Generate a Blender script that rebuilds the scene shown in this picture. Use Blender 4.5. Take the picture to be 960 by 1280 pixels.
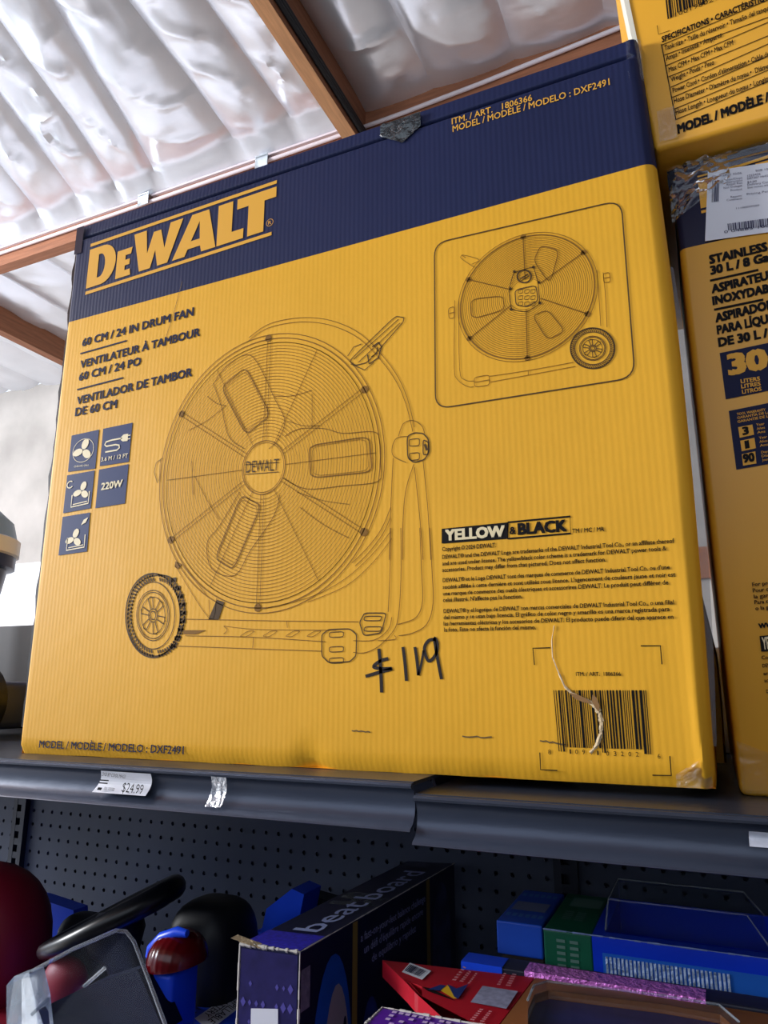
import bpy, bmesh, math, random
from mathutils import Vector, Matrix, noise
random.seed(7)
SC = bpy.context.scene
for o in list(bpy.data.objects): bpy.data.objects.remove(o)
COL = SC.collection
# ------------------------------------------------------------------ camera
RX = ((0.9130869, -0.0968691, -0.3960917), (0.4077637, 0.2145437, 0.8875245), (-0.0009947, -0.9718989, 0.2353967))
CAM = Vector((0.76475615, -0.6390636, 0.07961236))
FPX = 891.0
cd = bpy.data.cameras.new('camera'); cam = bpy.data.objects.new('camera', cd); COL.objects.link(cam)
cd.sensor_fit = 'VERTICAL'; cd.sensor_height = 36; cd.lens = FPX / 1280 * 36; cd.clip_start = 0.02; cd.clip_end = 100
m = Matrix.Identity(4)
for i in range(3):
    m[i][0] = RX[i][0]; m[i][1] = -RX[i][1]; m[i][2] = -RX[i][2]; m[i][3] = CAM[i]
cam.matrix_world = m
SC.camera = cam
# ------------------------------------------------------------------ world, lights, exposure
w = bpy.data.worlds.new('World'); SC.world = w; w.use_nodes = True
bg = w.node_tree.nodes['Background']; bg.inputs[0].default_value = (0.78, 0.87, 1.0, 1); bg.inputs[1].default_value = 1.25
def area(name, loc, target, sx, sy, power, col):
    l = bpy.data.lights.new(name, 'AREA'); l.shape = 'RECTANGLE'; l.size = sx; l.size_y = sy; l.energy = power; l.color = col
    o = bpy.data.objects.new(name, l); COL.objects.link(o); o.location = loc
    o.rotation_euler = (Vector(target) - Vector(loc)).to_track_quat('-Z', 'Y').to_euler(); return o
area('open_door_left_offscreen', (-9.2, -3.13, 2.59), (0.4, 0, 0.5), 2.5, 2.9, 1100, (0.95, 0.97, 1.0))
area('roller_door_left_offscreen', (-9.2, 2.5, 0.6), (-1.0, 3.2, 1.6), 4.0, 3.2, 55, (0.78, 0.88, 1.0))
SC.view_settings.view_transform = 'Standard'; SC.view_settings.look = 'None'
SC.view_settings.exposure = 0.36; SC.view_settings.gamma = 1.0; SC.view_settings.use_curve_mapping = False

# ------------------------------------------------------------------ helpers
def at(px, py, axis, val):
    """photo pixel -> point on the world plane axis = val (used to read real positions off the picture)"""
    r = ((px - 480) / FPX, (py - 640) / FPX, 1.0)
    d = Vector([sum(RX[i][k] * r[k] for k in range(3)) for i in range(3)])
    i = 'xyz'.index(axis); t = (val - CAM[i]) / d[i]
    return CAM + d * t
def srgb(r, g, b):
    f = lambda c: (c / 255 / 12.92) if c / 255 <= 0.04045 else ((c / 255 + 0.055) / 1.055) ** 2.4
    return (f(r), f(g), f(b), 1)
MATS = {}
def mat(name, col, rough=0.5, metal=0.0, var=0.0, vscale=8, bump=0.0, bscale=60, wave=None, alpha=1.0, trans=0.0, spec=0.5, coat=0.0, stretch=(1, 1, 1), ior=1.45):
    if name in MATS: return MATS[name]
    M = bpy.data.materials.new(name); M.use_nodes = True; nt = M.node_tree; N = nt.nodes; L = nt.links
    p = N['Principled BSDF']; p.inputs['Base Color'].default_value = col; p.inputs['Roughness'].default_value = rough
    p.inputs['Metallic'].default_value = metal; p.inputs['Alpha'].default_value = alpha
    p.inputs['Transmission Weight'].default_value = trans; p.inputs['Specular IOR Level'].default_value = spec; p.inputs['Coat Weight'].default_value = coat
    p.inputs['IOR'].default_value = ior
    tc = N.new('ShaderNodeTexCoord'); mp = N.new('ShaderNodeMapping'); mp.inputs['Scale'].default_value = stretch
    L.new(tc.outputs['Object'], mp.inputs['Vector'])
    if var:
        n = N.new('ShaderNodeTexNoise'); n.inputs['Scale'].default_value = vscale; n.inputs['Detail'].default_value = 6
        L.new(mp.outputs[0], n.inputs['Vector'])
        r = N.new('ShaderNodeMapRange'); r.inputs[1].default_value = 0.3; r.inputs[2].default_value = 0.7
        r.inputs[3].default_value = 1 - var; r.inputs[4].default_value = 1 + var * 0.6; L.new(n.outputs['Fac'], r.inputs[0])
        mx = N.new('ShaderNodeMix'); mx.data_type = 'RGBA'; mx.blend_type = 'MULTIPLY'; mx.inputs[0].default_value = 1
        mx.inputs[6].default_value = col; L.new(r.outputs[0], mx.inputs[7]); L.new(mx.outputs[2], p.inputs['Base Color'])
    nb = None
    if bump:
        n2 = N.new('ShaderNodeTexNoise'); n2.inputs['Scale'].default_value = bscale; n2.inputs['Detail'].default_value = 5
        L.new(mp.outputs[0], n2.inputs['Vector'])
        b = N.new('ShaderNodeBump'); b.inputs['Strength'].default_value = bump; b.inputs['Distance'].default_value = 0.01
        L.new(n2.outputs['Fac'], b.inputs['Height']); nb = b
    if wave:
        wv = N.new('ShaderNodeTexWave'); wv.inputs['Scale'].default_value = wave[0]; wv.inputs['Distortion'].default_value = 0.5
        wv.inputs['Detail'].default_value = 1; L.new(tc.outputs['Object'], wv.inputs['Vector'])
        b2 = N.new('ShaderNodeBump'); b2.inputs['Strength'].default_value = wave[1]; b2.inputs['Distance'].default_value = 0.001
        L.new(wv.outputs['Fac'], b2.inputs['Height'])
        if nb: L.new(nb.outputs[0], b2.inputs['Normal'])
        nb = b2
    if nb: L.new(nb.outputs[0], p.inputs['Normal'])
    MATS[name] = M; return M
def clear(name, tint=(0.96, 0.98, 1.0, 1), rough=0.08, haze=0.05, hazecol=(0.8, 0.85, 0.92, 1), gloss=1.0, bump=0.0, bscale=40):
    if name in MATS: return MATS[name]
    M = bpy.data.materials.new(name); M.use_nodes = True; N = M.node_tree.nodes; L = M.node_tree.links
    for n in list(N):
        if n.type != 'OUTPUT_MATERIAL': N.remove(n)
    out = [n for n in N if n.type == 'OUTPUT_MATERIAL'][0]
    tr = N.new('ShaderNodeBsdfTransparent'); tr.inputs[0].default_value = tint
    gl = N.new('ShaderNodeBsdfGlossy'); gl.inputs['Roughness'].default_value = rough
    df = N.new('ShaderNodeBsdfDiffuse'); df.inputs[0].default_value = hazecol
    fr = N.new('ShaderNodeFresnel'); fr.inputs[0].default_value = 1.5
    mu = N.new('ShaderNodeMath'); mu.operation = 'MULTIPLY'; mu.inputs[1].default_value = gloss; mu.use_clamp = True; L.new(fr.outputs[0], mu.inputs[0])
    m1 = N.new('ShaderNodeMixShader'); L.new(mu.outputs[0], m1.inputs[0]); L.new(tr.outputs[0], m1.inputs[1]); L.new(gl.outputs[0], m1.inputs[2])
    m2 = N.new('ShaderNodeMixShader'); m2.inputs[0].default_value = haze; L.new(m1.outputs[0], m2.inputs[1]); L.new(df.outputs[0], m2.inputs[2])
    L.new(m2.outputs[0], out.inputs[0])
    if bump:
        tc = N.new('ShaderNodeTexCoord'); nz = N.new('ShaderNodeTexNoise'); nz.inputs['Scale'].default_value = bscale; nz.inputs['Detail'].default_value = 4; L.new(tc.outputs['Object'], nz.inputs['Vector'])
        b = N.new('ShaderNodeBump'); b.inputs['Strength'].default_value = bump; b.inputs['Distance'].default_value = 0.01; L.new(nz.outputs['Fac'], b.inputs['Height'])
        for n in (gl, df, fr): L.new(b.outputs[0], n.inputs['Normal'])
    MATS[name] = M; return M
class MB:
    """collects geometry in world coordinates; build() links it as one mesh object"""
    def __init__(s): s.v = []; s.f = []; s.mi = []; s.cur = 0
    def add(s, vs, fs):
        k = len(s.v); s.v += [tuple(v) for v in vs]; s.f += [tuple(i + k for i in f) for f in fs]; s.mi += [s.cur] * len(fs); return s
    def box(s, a, b, ch=0.0):
        x0, y0, z0 = a; x1, y1, z1 = b
        if ch <= 0:
            vs = [(x, y, z) for x in (x0, x1) for y in (y0, y1) for z in (z0, z1)]
            return s.add(vs, [(0, 1, 3, 2), (4, 6, 7, 5), (0, 4, 5, 1), (2, 3, 7, 6), (0, 2, 6, 4), (1, 5, 7, 3)])
        bm = bmesh.new(); bmesh.ops.create_cube(bm, size=1)
        for v in bm.verts: v.co = Vector(((x0 + x1) / 2 + v.co.x * (x1 - x0), (y0 + y1) / 2 + v.co.y * (y1 - y0), (z0 + z1) / 2 + v.co.z * (z1 - z0)))
        bmesh.ops.bevel(bm, geom=list(bm.edges), offset=ch, segments=3, profile=0.5, affect='EDGES')
        return s.addbm(bm)
    def addbm(s, bm):
        bm.verts.index_update(); s.add([v.co[:] for v in bm.verts], [[v.index for v in f.verts] for f in bm.faces]); bm.free(); return s
    def hexa(s, c, ch=0.0):
        """c: 8 points, bottom loop 4 then top loop 4"""
        fs = [(3, 2, 1, 0), (4, 5, 6, 7), (0, 1, 5, 4), (1, 2, 6, 5), (2, 3, 7, 6), (3, 0, 4, 7)]
        if ch <= 0: return s.add(c, fs)
        bm = bmesh.new(); vs = [bm.verts.new(p) for p in c]
        for f in fs: bm.faces.new([vs[i] for i in f])
        bmesh.ops.recalc_face_normals(bm, faces=bm.faces)
        bmesh.ops.bevel(bm, geom=list(bm.edges), offset=ch, segments=3, profile=0.5, affect='EDGES'); return s.addbm(bm)
    def prism(s, pts, d):
        """closed outline (3D points) extruded by vector d"""
        n = len(pts); d = Vector(d); a = [Vector(p) for p in pts]; b = [p + d for p in a]
        s.add(a + b, [tuple(range(n))[::-1], tuple(range(n, 2 * n))] + [(i, (i + 1) % n, n + (i + 1) % n, n + i) for i in range(n)]); return s
    def tube(s, pts, r, seg=10, closed=False):
        pts = [Vector(p) for p in pts]; n = len(pts); vs = []; fs = []
        rr = r if isinstance(r, (list, tuple)) else [r] * n
        up = None
        for i, p in enumerate(pts):
            t = (pts[(i + 1) % n] - pts[i - 1]) if closed else (pts[min(i + 1, n - 1)] - pts[max(i - 1, 0)])
            t.normalize()
            if up is None: up = t.orthogonal().normalized()
            else: up = (up - t * up.dot(t)).normalized()
            q = t.cross(up)
            for k in range(seg):
                a = 2 * math.pi * k / seg; vs.append(p + (up * math.cos(a) + q * math.sin(a)) * rr[i])
        for i in range(n if closed else n - 1):
            j = (i + 1) % n
            for k in range(seg):
                k2 = (k + 1) % seg; fs.append((i * seg + k, i * seg + k2, j * seg + k2, j * seg + k))
        if not closed: fs += [tuple(range(seg))[::-1], tuple((n - 1) * seg + k for k in range(seg))]
        return s.add(vs, fs)
    def lathe(s, prof, org, axis=(0, 0, 1), seg=28):
        """prof: (radius, height) along axis from org"""
        ax = Vector(axis).normalized(); u = ax.orthogonal().normalized(); q = ax.cross(u); org = Vector(org); vs = []; fs = []
        for r, h in prof:
            for k in range(seg):
                a = 2 * math.pi * k / seg; vs.append(org + ax * h + (u * math.cos(a) + q * math.sin(a)) * max(r, 1e-5))
        for i in range(len(prof) - 1):
            for k in range(seg):
                k2 = (k + 1) % seg; fs.append((i * seg + k, i * seg + k2, (i + 1) * seg + k2, (i + 1) * seg + k))
        return s.add(vs, fs)
    def ball(s, c, r, e=1.0, seg=28, rings=16, rot=None, zmin=-1.0):
        """super-ellipsoid; e < 1 makes it boxier"""
        vs = []; fs = []; c = Vector(c)
        pw = lambda x: math.copysign(abs(x) ** e, x)
        for i in range(rings + 1):
            ph = -math.pi / 2 + math.pi * i / rings
            for k in range(seg):
                a = 2 * math.pi * k / seg
                p = Vector((r[0] * pw(math.cos(ph)) * pw(math.cos(a)), r[1] * pw(math.cos(ph)) * pw(math.sin(a)), r[2] * max(zmin, pw(math.sin(ph)))))
                if rot: p = rot @ p
                vs.append(c + p)
        for i in range(rings):
            for k in range(seg):
                k2 = (k + 1) % seg; fs.append((i * seg + k, i * seg + k2, (i + 1) * seg + k2, (i + 1) * seg + k))
        return s.add(vs, fs)
    def grid(s, fn, nu, nv):
        vs = [fn(i / nu, j / nv) for j in range(nv + 1) for i in range(nu + 1)]
        return s.add(vs, [(j * (nu + 1) + i, j * (nu + 1) + i + 1, (j + 1) * (nu + 1) + i + 1, (j + 1) * (nu + 1) + i) for j in range(nv) for i in range(nu)])
    def sweepx(s, prof, x0, x1):
        """closed (y, z) outline swept along x"""
        return s.prism([(x0, y, z) for y, z in prof], (x1 - x0, 0, 0))
    def build(s, name, mats, parent=None, smooth=False, label=None):
        me = bpy.data.meshes.new(name); o0 = Vector(parent_origin(parent))
        me.from_pydata([tuple(Vector(v) - o0) for v in s.v], [], s.f)
        for mm in (mats if isinstance(mats, (list, tuple)) else [mats]): me.materials.append(mm)
        if any(s.mi):
            for p, i in zip(me.polygons, s.mi): p.material_index = i
        if smooth or getattr(s, 'smooth', False):
            me.polygons.foreach_set('use_smooth', [True] * len(me.polygons)); me.set_sharp_from_angle(angle=math.radians(38))
        me.update()
        bm = bmesh.new(); bm.from_mesh(me); bmesh.ops.remove_doubles(bm, verts=bm.verts, dist=1e-6)
        if not getattr(s, 'flat', False): bmesh.ops.recalc_face_normals(bm, faces=bm.faces)
        bm.to_mesh(me); bm.free()
        o = bpy.data.objects.new(name, me); COL.objects.link(o)
        if parent: o.parent = parent
        if label: o['label'] = label
        return o
def parent_origin(p):
    v = Vector((0, 0, 0))
    while p: v += p.location; p = p.parent
    return v
def thing(name, label, cat, loc, group=None):
    o = bpy.data.objects.new(name, None); COL.objects.link(o); o.location = loc; o.empty_display_size = 0.05
    return tag(o, label, cat, group)
def tag(o, label, cat, group=None):
    o['label'] = label; o['category'] = cat
    if group: o['group'] = group
    return o
def struct(o): o['kind'] = 'structure'; return o

# --- flat print: everything lands a hair in front of a plane
class Print(MB):
    flat = True
    def __init__(s, off=(0, -0.0006, 0)): super().__init__(); s.off = Vector(off)
    def poly(s, pts):
        return s.add([Vector(p) + s.off for p in pts], [tuple(range(len(pts)))])
    def loops(s, loops):
        bm = bmesh.new()
        for lp in loops:
            vs = [bm.verts.new(Vector(p) + s.off) for p in lp]
            for i in range(len(vs)): bm.edges.new((vs[i], vs[(i + 1) % len(vs)]))
        bmesh.ops.triangle_fill(bm, use_beauty=True, edges=bm.edges[:]); return s.addbm(bm)
    def line(s, pts, wd, nrm=(0, -1, 0), closed=False):
        pts = [Vector(p) + s.off for p in pts]; n = len(pts); nrm = Vector(nrm); vs = []
        for i, p in enumerate(pts):
            t = (pts[(i + 1) % n] - pts[i - 1]) if closed else (pts[min(i + 1, n - 1)] - pts[max(i - 1, 0)])
            q = t.normalized().cross(nrm) * wd / 2; vs += [p - q, p + q]
        m_ = n if closed else n - 1
        return s.add(vs, [(2 * i, 2 * i + 1, 2 * ((i + 1) % n) + 1, 2 * ((i + 1) % n)) for i in range(m_)])
TCACHE = {}
def glyphs(txt, bold):
    key = (txt, bold)
    if key in TCACHE: return TCACHE[key]
    c = bpy.data.curves.new('t', 'FONT'); c.body = txt; c.size = 1
    c.resolution_u = 2; c.dimensions = '2D'; c.fill_mode = 'FRONT'
    o = bpy.data.objects.new('t', c); COL.objects.link(o)
    dg = bpy.context.evaluated_depsgraph_get(); me = bpy.data.meshes.new_from_object(o.evaluated_get(dg))
    v0 = [(v.co.x, v.co.y) for v in me.vertices]; f0 = [tuple(p.vertices) for p in me.polygons]; vs = []; fs = []
    b = bold * 1.15                            # a heavier weight: the same letter struck several times, slightly shifted
    sh = ((0, 0),) if bold <= 0 else ((-b, 0), (b, 0), (0, b * .7), (0, -b * .7)) if bold < .03 else ((-b, -b * .7), (b, -b * .7), (b, b * .7), (-b, b * .7), (0, 0))
    for n_, (dx, dy) in enumerate(sh):
        k = len(vs); vs += [(x + dx, y + dy, n_) for x, y in v0]; fs += [tuple(i + k for i in f) for f in f0]
    bpy.data.objects.remove(o); bpy.data.curves.remove(c); bpy.data.meshes.remove(me)
    TCACHE[key] = (vs, fs); return vs, fs
CAPH = max(v[1] for v in glyphs('H', 0.0)[0])
def text3(pr, txt, P0, P1, up, bold=0.02):
    """text from P0 to P1 along the baseline, 'up' = cap-height vector"""
    vs, fs = glyphs(txt, bold)
    if not vs: return
    x0 = min(v[0] for v in vs); x1 = max(v[0] for v in vs); ex = (P1 - P0) / (x1 - x0)
    lay = pr.off.normalized() * 4e-5
    pr.add([P0 + ex * (x - x0) + up * (y / CAPH) + pr.off + lay * n for x, y, n in vs], fs)
def holed(outer, hole, z0, z1):
    """a flat board between z0 and z1 with a real opening"""
    mb = MB(); n, k = len(outer), len(hole)
    for z in (z0, z1):
        bm = bmesh.new()
        for lp in (outer, hole):
            vs = [bm.verts.new((p[0], p[1], z)) for p in lp]
            for i in range(len(vs)): bm.edges.new((vs[i], vs[(i + 1) % len(vs)]))
        bmesh.ops.triangle_fill(bm, use_beauty=True, edges=bm.edges[:]); mb.addbm(bm)
    for lp in (outer, hole):
        m_ = len(lp); mb.add([(p[0], p[1], z0) for p in lp] + [(p[0], p[1], z1) for p in lp], [(i, (i + 1) % m_, m_ + (i + 1) % m_, m_ + i) for i in range(m_)])
    return mb
class Face:
    """a picture plane: crop origin and zoom, and the world plane it lies on"""
    def __init__(s, axis, val, ox=0, oy=0, k=1.0): s.axis = axis; s.val = val; s.ox = ox; s.oy = oy; s.k = k
    def __call__(s, x, y): return at(s.ox + x / s.k, s.oy + y / s.k, s.axis, s.val)
    def text(s, pr, txt, p0, p1, cap, bold=0.02):
        P0 = s(*p0); P1 = s(*p1); mid = ((p0[0] + p1[0]) / 2, (p0[1] + p1[1]) / 2)
        h = (s(mid[0], mid[1] - cap) - s(*mid)).length
        text3(pr, txt, P0, P1, Vector((0, 0, h)), bold)
    def quad(s, pr, pts): return pr.poly([s(*p) for p in pts])
def bil(c, u, v):
    """corners TL, TR, BR, BL"""
    return (c[0] * (1 - u) + c[1] * u) * (1 - v) + (c[3] * (1 - u) + c[2] * u) * v
def barcode(pr, c, n, seed, guards=True):
    rnd = random.Random(seed); t = 0; ws = []
    for i in range(n): a = rnd.choice((1, 1, 1, 2, 2, 3)); b = rnd.choice((1, 1, 1.4, 2)); ws.append((t, a)); t += a + b
    t -= b
    for i, (x, a) in enumerate(ws):
        lo = 1.0 if (not guards or i in (0, 1, 2, n // 2, n // 2 + 1, n - 1, n - 2, n - 3)) else 0.93
        pr.poly([bil(c, x / t, 0), bil(c, (x + a) / t, 0), bil(c, (x + a) / t, lo), bil(c, x / t, lo)])

# ------------------------------------------------------------------ materials
YEL = mat('yellow_card', srgb(236, 175, 44), 0.50, spec=.3, var=0.05, vscale=5, wave=(54, 0.06), bump=0.12, bscale=9)
NAVY = mat('navy_card', srgb(30, 38, 74), 0.50, spec=.22, var=0.10, vscale=6, wave=(54, 0.12), bump=0.10, bscale=10)
INK = mat('navy_ink', srgb(32, 36, 66), 0.6, spec=.15)
LINE = mat('brown_line_ink', srgb(138, 98, 38), 0.6, spec=.2)
BLACK = mat('black_ink', srgb(20, 18, 20), 0.6, spec=.15)
GOLD = mat('gold_ink', srgb(232, 172, 66), 0.5, spec=.25)
CREAM = mat('cream_ink', srgb(238, 222, 180), 0.5)
PAPER = mat('torn_paper', srgb(214, 190, 150), 0.8, bump=0.3, bscale=200)
WHITE = mat('white_label', srgb(225, 228, 238), 0.45, var=0.03)
TAPE = clear('clear_tape', rough=0.18, haze=0.08, gloss=0.9, bump=0.25, bscale=60)
STEEL = mat('grey_shelf_paint', srgb(62, 70, 88), 0.32, metal=0.35, var=0.3, vscale=9, bump=0.04, bscale=120, stretch=(0.25, 1, 1))
PEG = mat('dark_pegboard_paint', srgb(70, 78, 98), 0.5, metal=0.1, var=0.2, vscale=5)
DARKM = mat('dark_upright_paint', srgb(44, 48, 60), 0.45, metal=0.3, var=0.15)
WOOD = mat('brown_timber', srgb(150, 96, 66), 0.7, var=0.25, vscale=6, bump=0.2, bscale=30, stretch=(8, 0.6, 8))
TAN = mat('tan_timber', srgb(206, 148, 100), 0.65, var=0.18, vscale=7, bump=0.2, bscale=30, stretch=(8, 0.6, 8))
WOODX = mat('brown_timber_across', srgb(158, 102, 72), 0.7, var=0.25, vscale=6, bump=0.2, bscale=30, stretch=(0.6, 8, 8))
PIPE = mat('white_conduit', srgb(222, 210, 214), 0.4)
CONC = mat('concrete_wall', srgb(178, 172, 166), 0.85, var=0.22, vscale=1.6, bump=0.3, bscale=12)
FLOOR = mat('concrete_floor', srgb(160, 158, 155), 0.5, var=0.15, vscale=1.2)
FOIL = mat('silver_foil', (0.86, 0.87, 0.92, 1), 0.28, metal=0.68, var=0.05, vscale=3, bump=0.18, bscale=9)
BLUEP = mat('blue_plastic', srgb(28, 78, 235), 0.35)
REDP = mat('red_plastic', srgb(130, 20, 42), 0.5, spec=.3)
REDG = mat('red_lens', srgb(92, 8, 14), 0.2, wave=(40, 0.3))
BLKP = mat('black_plastic', srgb(12, 13, 18), 0.3, spec=.4)
BLKM = mat('black_matte_plastic', srgb(22, 23, 28), 0.5)
CLEAR = clear('clear_plastic', rough=0.05, haze=0.008, gloss=0.25, bump=0.04, bscale=14)

# ------------------------------------------------------------------ setting
CZ = CAM.z; CY = CAM.y; CX = CAM.x
FZ = -1.45; RZ = CZ + 3.6; BZ = CZ + 3.3; LY = CY + 3.47; WY = CY + 5.69
struct(MB().box((-14, -6, FZ - 0.1), (6, WY + 0.2, FZ)).build('floor', FLOOR))
struct(MB().box((-14, WY, FZ), (6, WY + 0.2, RZ - 0.02)).build('wall_back', CONC))
SHADE = mat('shade_wall_grey', srgb(92, 94, 100), .7, var=.1)
struct(MB().box((-2.6, -2.5, FZ), (3.4, -2.4, .32)).build('shade_wall_front', SHADE))  # unseen partition, added to block low light from under the shelf
struct(MB().box((3.3, -6, FZ), (3.4, WY, RZ)).build('shade_wall_right', SHADE))  # unseen wall, added to keep the right roof bay darker
wp = MB().box((-9, WY - 0.02, FZ), (-2.5, WY, CZ + 1.35)); struct(wp.build('trim_1', mat('white_wall_paint', srgb(228, 228, 232), 0.6, var=0.06)))
wp = MB().box((-2.4, WY - 0.05, CZ + 0.75), (6, WY, CZ + 0.98)); struct(wp.build('trim_2', WOODX))
# foil blanket of the roof, bay by bay: creases run away from the viewer and fan out, the foil sags between them
def foil(mb, x0, x1, y0, y1, creases, sd, drop=.085, dens=34):
    def cx(i, y):
        if i == 0: return x0
        if i == len(cs) + 1: return x1
        a, b = cs[i - 1]; x = a + (b - a) * (y - (CY + 2.1)) / 1.37 + .02 * noise.noise((i * 3.3, y * 1.5, sd)); return min(x1, max(x0, x))
    cs = sorted(creases); K_ = 10; n = (len(cs) + 1) * K_
    def fn(u, v):
        y = y0 + (y1 - y0) * v; c = round(u * n); i = min(c // K_, len(cs)); t = (c - i * K_) / K_
        lo = cx(i, y); hi = cx(i + 1, y); x = lo + (hi - lo) * t; span = hi - lo
        fade = min(1, 0.2 + (y1 - y) / 0.6) if drop else 0.7
        bell = math.sin(math.pi * t)
        z = RZ - 0.16 * fade * min(span, .55) * (bell ** .55 if bell > 0 else 0) * (1 + .35 * noise.noise((i * 7.1, y * 1.2, sd)))
        n2 = noise.noise((i * 9.1 + t * 1.3 + sd, y * 2.0 + t * 1.2, 7.7)); n3 = noise.noise((i * 5 + t * 3, y * 6.5 + t * 4, sd))
        fold = abs(noise.noise((i * 4.7 + t * 1.1 + y * .6, y * 2.6 - t * 1.5, sd + 9)))
        z += fade * bell * (0.030 * n2 + 0.016 * n3 - 0.26 * max(0, 0.10 - fold))
        z += .02 * fade * noise.noise((x * 1.3, y * .8, sd + 2))
        if drop:
            e = max(0, 1 - (y1 - y) / 0.2); z -= drop * e ** 1.5
        return (x, y, z)
    mb.grid(fn, n, int((y1 - y0) * dens)); return mb
fm = MB(); fm.flat = True
crL = [(CX - a, CX - b) for a, b in ((2.13, 2.15), (2.5, 2.62), (2.9, 3.33), (3.27, 3.69), (3.62, 4.08), (3.95, 4.5), (4.4, 5.0), (5.0, 5.6))]
crR = [(CX - a, CX - b) for a, b in ((1.25, 1.22), (0.72, 0.70), (0.2, 0.18), (-0.4, -0.45), (-1.0, -1.1))]
foil(fm, CX - 5.9, CX - 1.76, CY - 0.5, LY, crL, 1.3)
foil(fm, CX - 1.68, CX + 2.2, CY - 0.5, LY, crR, 5.1, drop=.02)
crB = [(CX - 0.55 * i, CX - 0.55 * i) for i in range(1, 20)]
foil(fm, CX - 9.5, CX - 1.5, LY + 0.1, WY, crB, 8.8, drop=0, dens=16)
foil(fm, CX - 1.5, CX + 5, LY + 0.1, WY, [(CX + 0.6 * i, CX + 0.6 * i) for i in range(-2, 8)], 2.8, drop=0, dens=8)
struct(fm.build('ceiling', FOIL, smooth=True))
struct(MB().box((-9, -6, RZ + 0.3), (6, WY + 0.2, RZ + 0.36)).build('trim_3', WOOD))     # roof deck above the foil
# beams
tr = MB(); tr.box((CX - 1.765, -6, BZ), (CX - 1.676, LY, RZ + 0.3)); tr.cur = 1
tr.box((CX - 1.765, -6, BZ - 0.004), (CX - 1.676, LY + 0.01, BZ)); struct(tr.build('trim_4', [WOOD, TAN]))
tr = MB().box((CX - 9.5, LY, CZ + 3.34), (6, LY + 0.09, RZ + 0.3)); struct(tr.build('trim_5', WOODX))
tr = MB().box((CX - 5.98, LY + 0.09, BZ), (CX - 5.88, WY, RZ + 0.3)); struct(tr.build('trim_6', WOOD))
tr = MB().box((CX - 1.55, LY + 0.09, BZ), (CX - 1.46, WY, RZ + 0.3)); struct(tr.build('trim_8', WOOD))
tr = MB().box((CX - 9.5, LY - 0.02, CZ + 3.49), (CX - 1.77, LY, CZ + 3.505))
struct(tr.build('trim_7', PIPE))
o = MB().tube([(CX - 9, LY - 0.02, CZ + 3.44), (CX - 4, LY - 0.02, CZ + 3.44), (CX - 1.77, LY - 0.02, CZ + 3.45), (CX - 1.4, LY - 0.02, CZ + 3.455), (CX - .9, LY - 0.02, CZ + 3.475), (CX - .1, LY - 0.02, CZ + 3.525), (CX + 1, LY - 0.02, CZ + 3.54)], 0.013, 12).build('conduit_pipe', PIPE, smooth=True)
tag(o, 'white conduit pipe fixed along the crossing timber beam', 'pipe')
for k, (dz, r) in enumerate(((0.05, 0.014), (0.085, 0.012), (0.115, 0.01))):
    o = MB().tube([(CX - 1.676 + r, -5.5, BZ + dz), (CX - 1.676 + r, 0, BZ + dz + 0.004 * k), (CX - 1.676 + r, LY - 0.01, BZ + dz)], r, 10).build('electrical_cable', BLKM, smooth=True)
    tag(o, ('thickest dark cable, lowest of three along the tan roof beam', 'middle dark cable of three along the tan roof beam', 'thinnest dark cable, topmost of three along the tan roof beam')[k], 'cable', 'cables on the roof beam')
for px, py, lb_ in ((178, 248, 'small zinc bracket on the crossing beam, farther from the tan roof beam'), (326, 200, 'small zinc bracket on the crossing beam, nearer the tan roof beam')):
    P = at(px, py, 'y', LY - 0.055); o = MB().box((P.x - 0.05, LY - 0.05, P.z - 0.05), (P.x + 0.05, LY - 0.045, P.z + 0.05), 0.002).box((P.x - 0.05, LY - 0.05, P.z + 0.03), (P.x + 0.05, LY, P.z + 0.035)).build('beam_bracket', mat('zinc', srgb(190, 196, 200), 0.35, metal=0.7))
    tag(o, lb_, 'bracket', 'brackets on the crossing beam')

# ------------------------------------------------------------------ shelving
XJ = 0.527                                   # joint between the two shelf decks
LZ = -0.52                                   # lower deck
unit = thing('shelving_frame', 'dark metal gondola frame with perforated back panels under the yellow boxes', 'shelving', (0.5, 0.5, FZ))
def pegpanel(x0, x1, z0, z1, y):
    mb = MB(); p = 0.0254; r = 0.0036; nx = int((x1 - x0) / p); nz = int((z1 - z0) / p); sx = (x1 - x0) / nx; sz = (z1 - z0) / nz
    sq = [(-1, -1), (0, -1), (1, -1), (1, 0), (1, 1), (0, 1), (-1, 1), (-1, 0)]
    for i in range(nx):
        for j in range(nz):
            cx = x0 + (i + 0.5) * sx; cz = z0 + (j + 0.5) * sz
            a = [(cx + q[0] * sx / 2, y, cz + q[1] * sz / 2) for q in sq]
            b = [(cx + math.cos(math.atan2(q[1], q[0])) * r, y, cz + math.sin(math.atan2(q[1], q[0])) * r) for q in sq]
            c = [(v[0], y + 0.004, v[2]) for v in b]
            mb.add(a + b + c, [(k, (k + 1) % 8, 8 + (k + 1) % 8, 8 + k) for k in range(8)] + [(8 + k, 8 + (k + 1) % 8, 16 + (k + 1) % 8, 16 + k) for k in range(8)])
    mb.cur = 1; mb.box((x0, y + 0.03, z0), (x1, y + 0.036, z1))
    return mb
for a, b in ((-1.64, -0.578), (-0.545, 0.53), (0.563, 1.64)):
    pegpanel(a, b, -0.62, -0.03, 0.5).build('pegboard_panel', [PEG, PEG], unit)
    MB().box((a, 0.5, FZ + 0.1), (b, 0.52, -0.62)).build('back_panel', PEG, unit)
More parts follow.
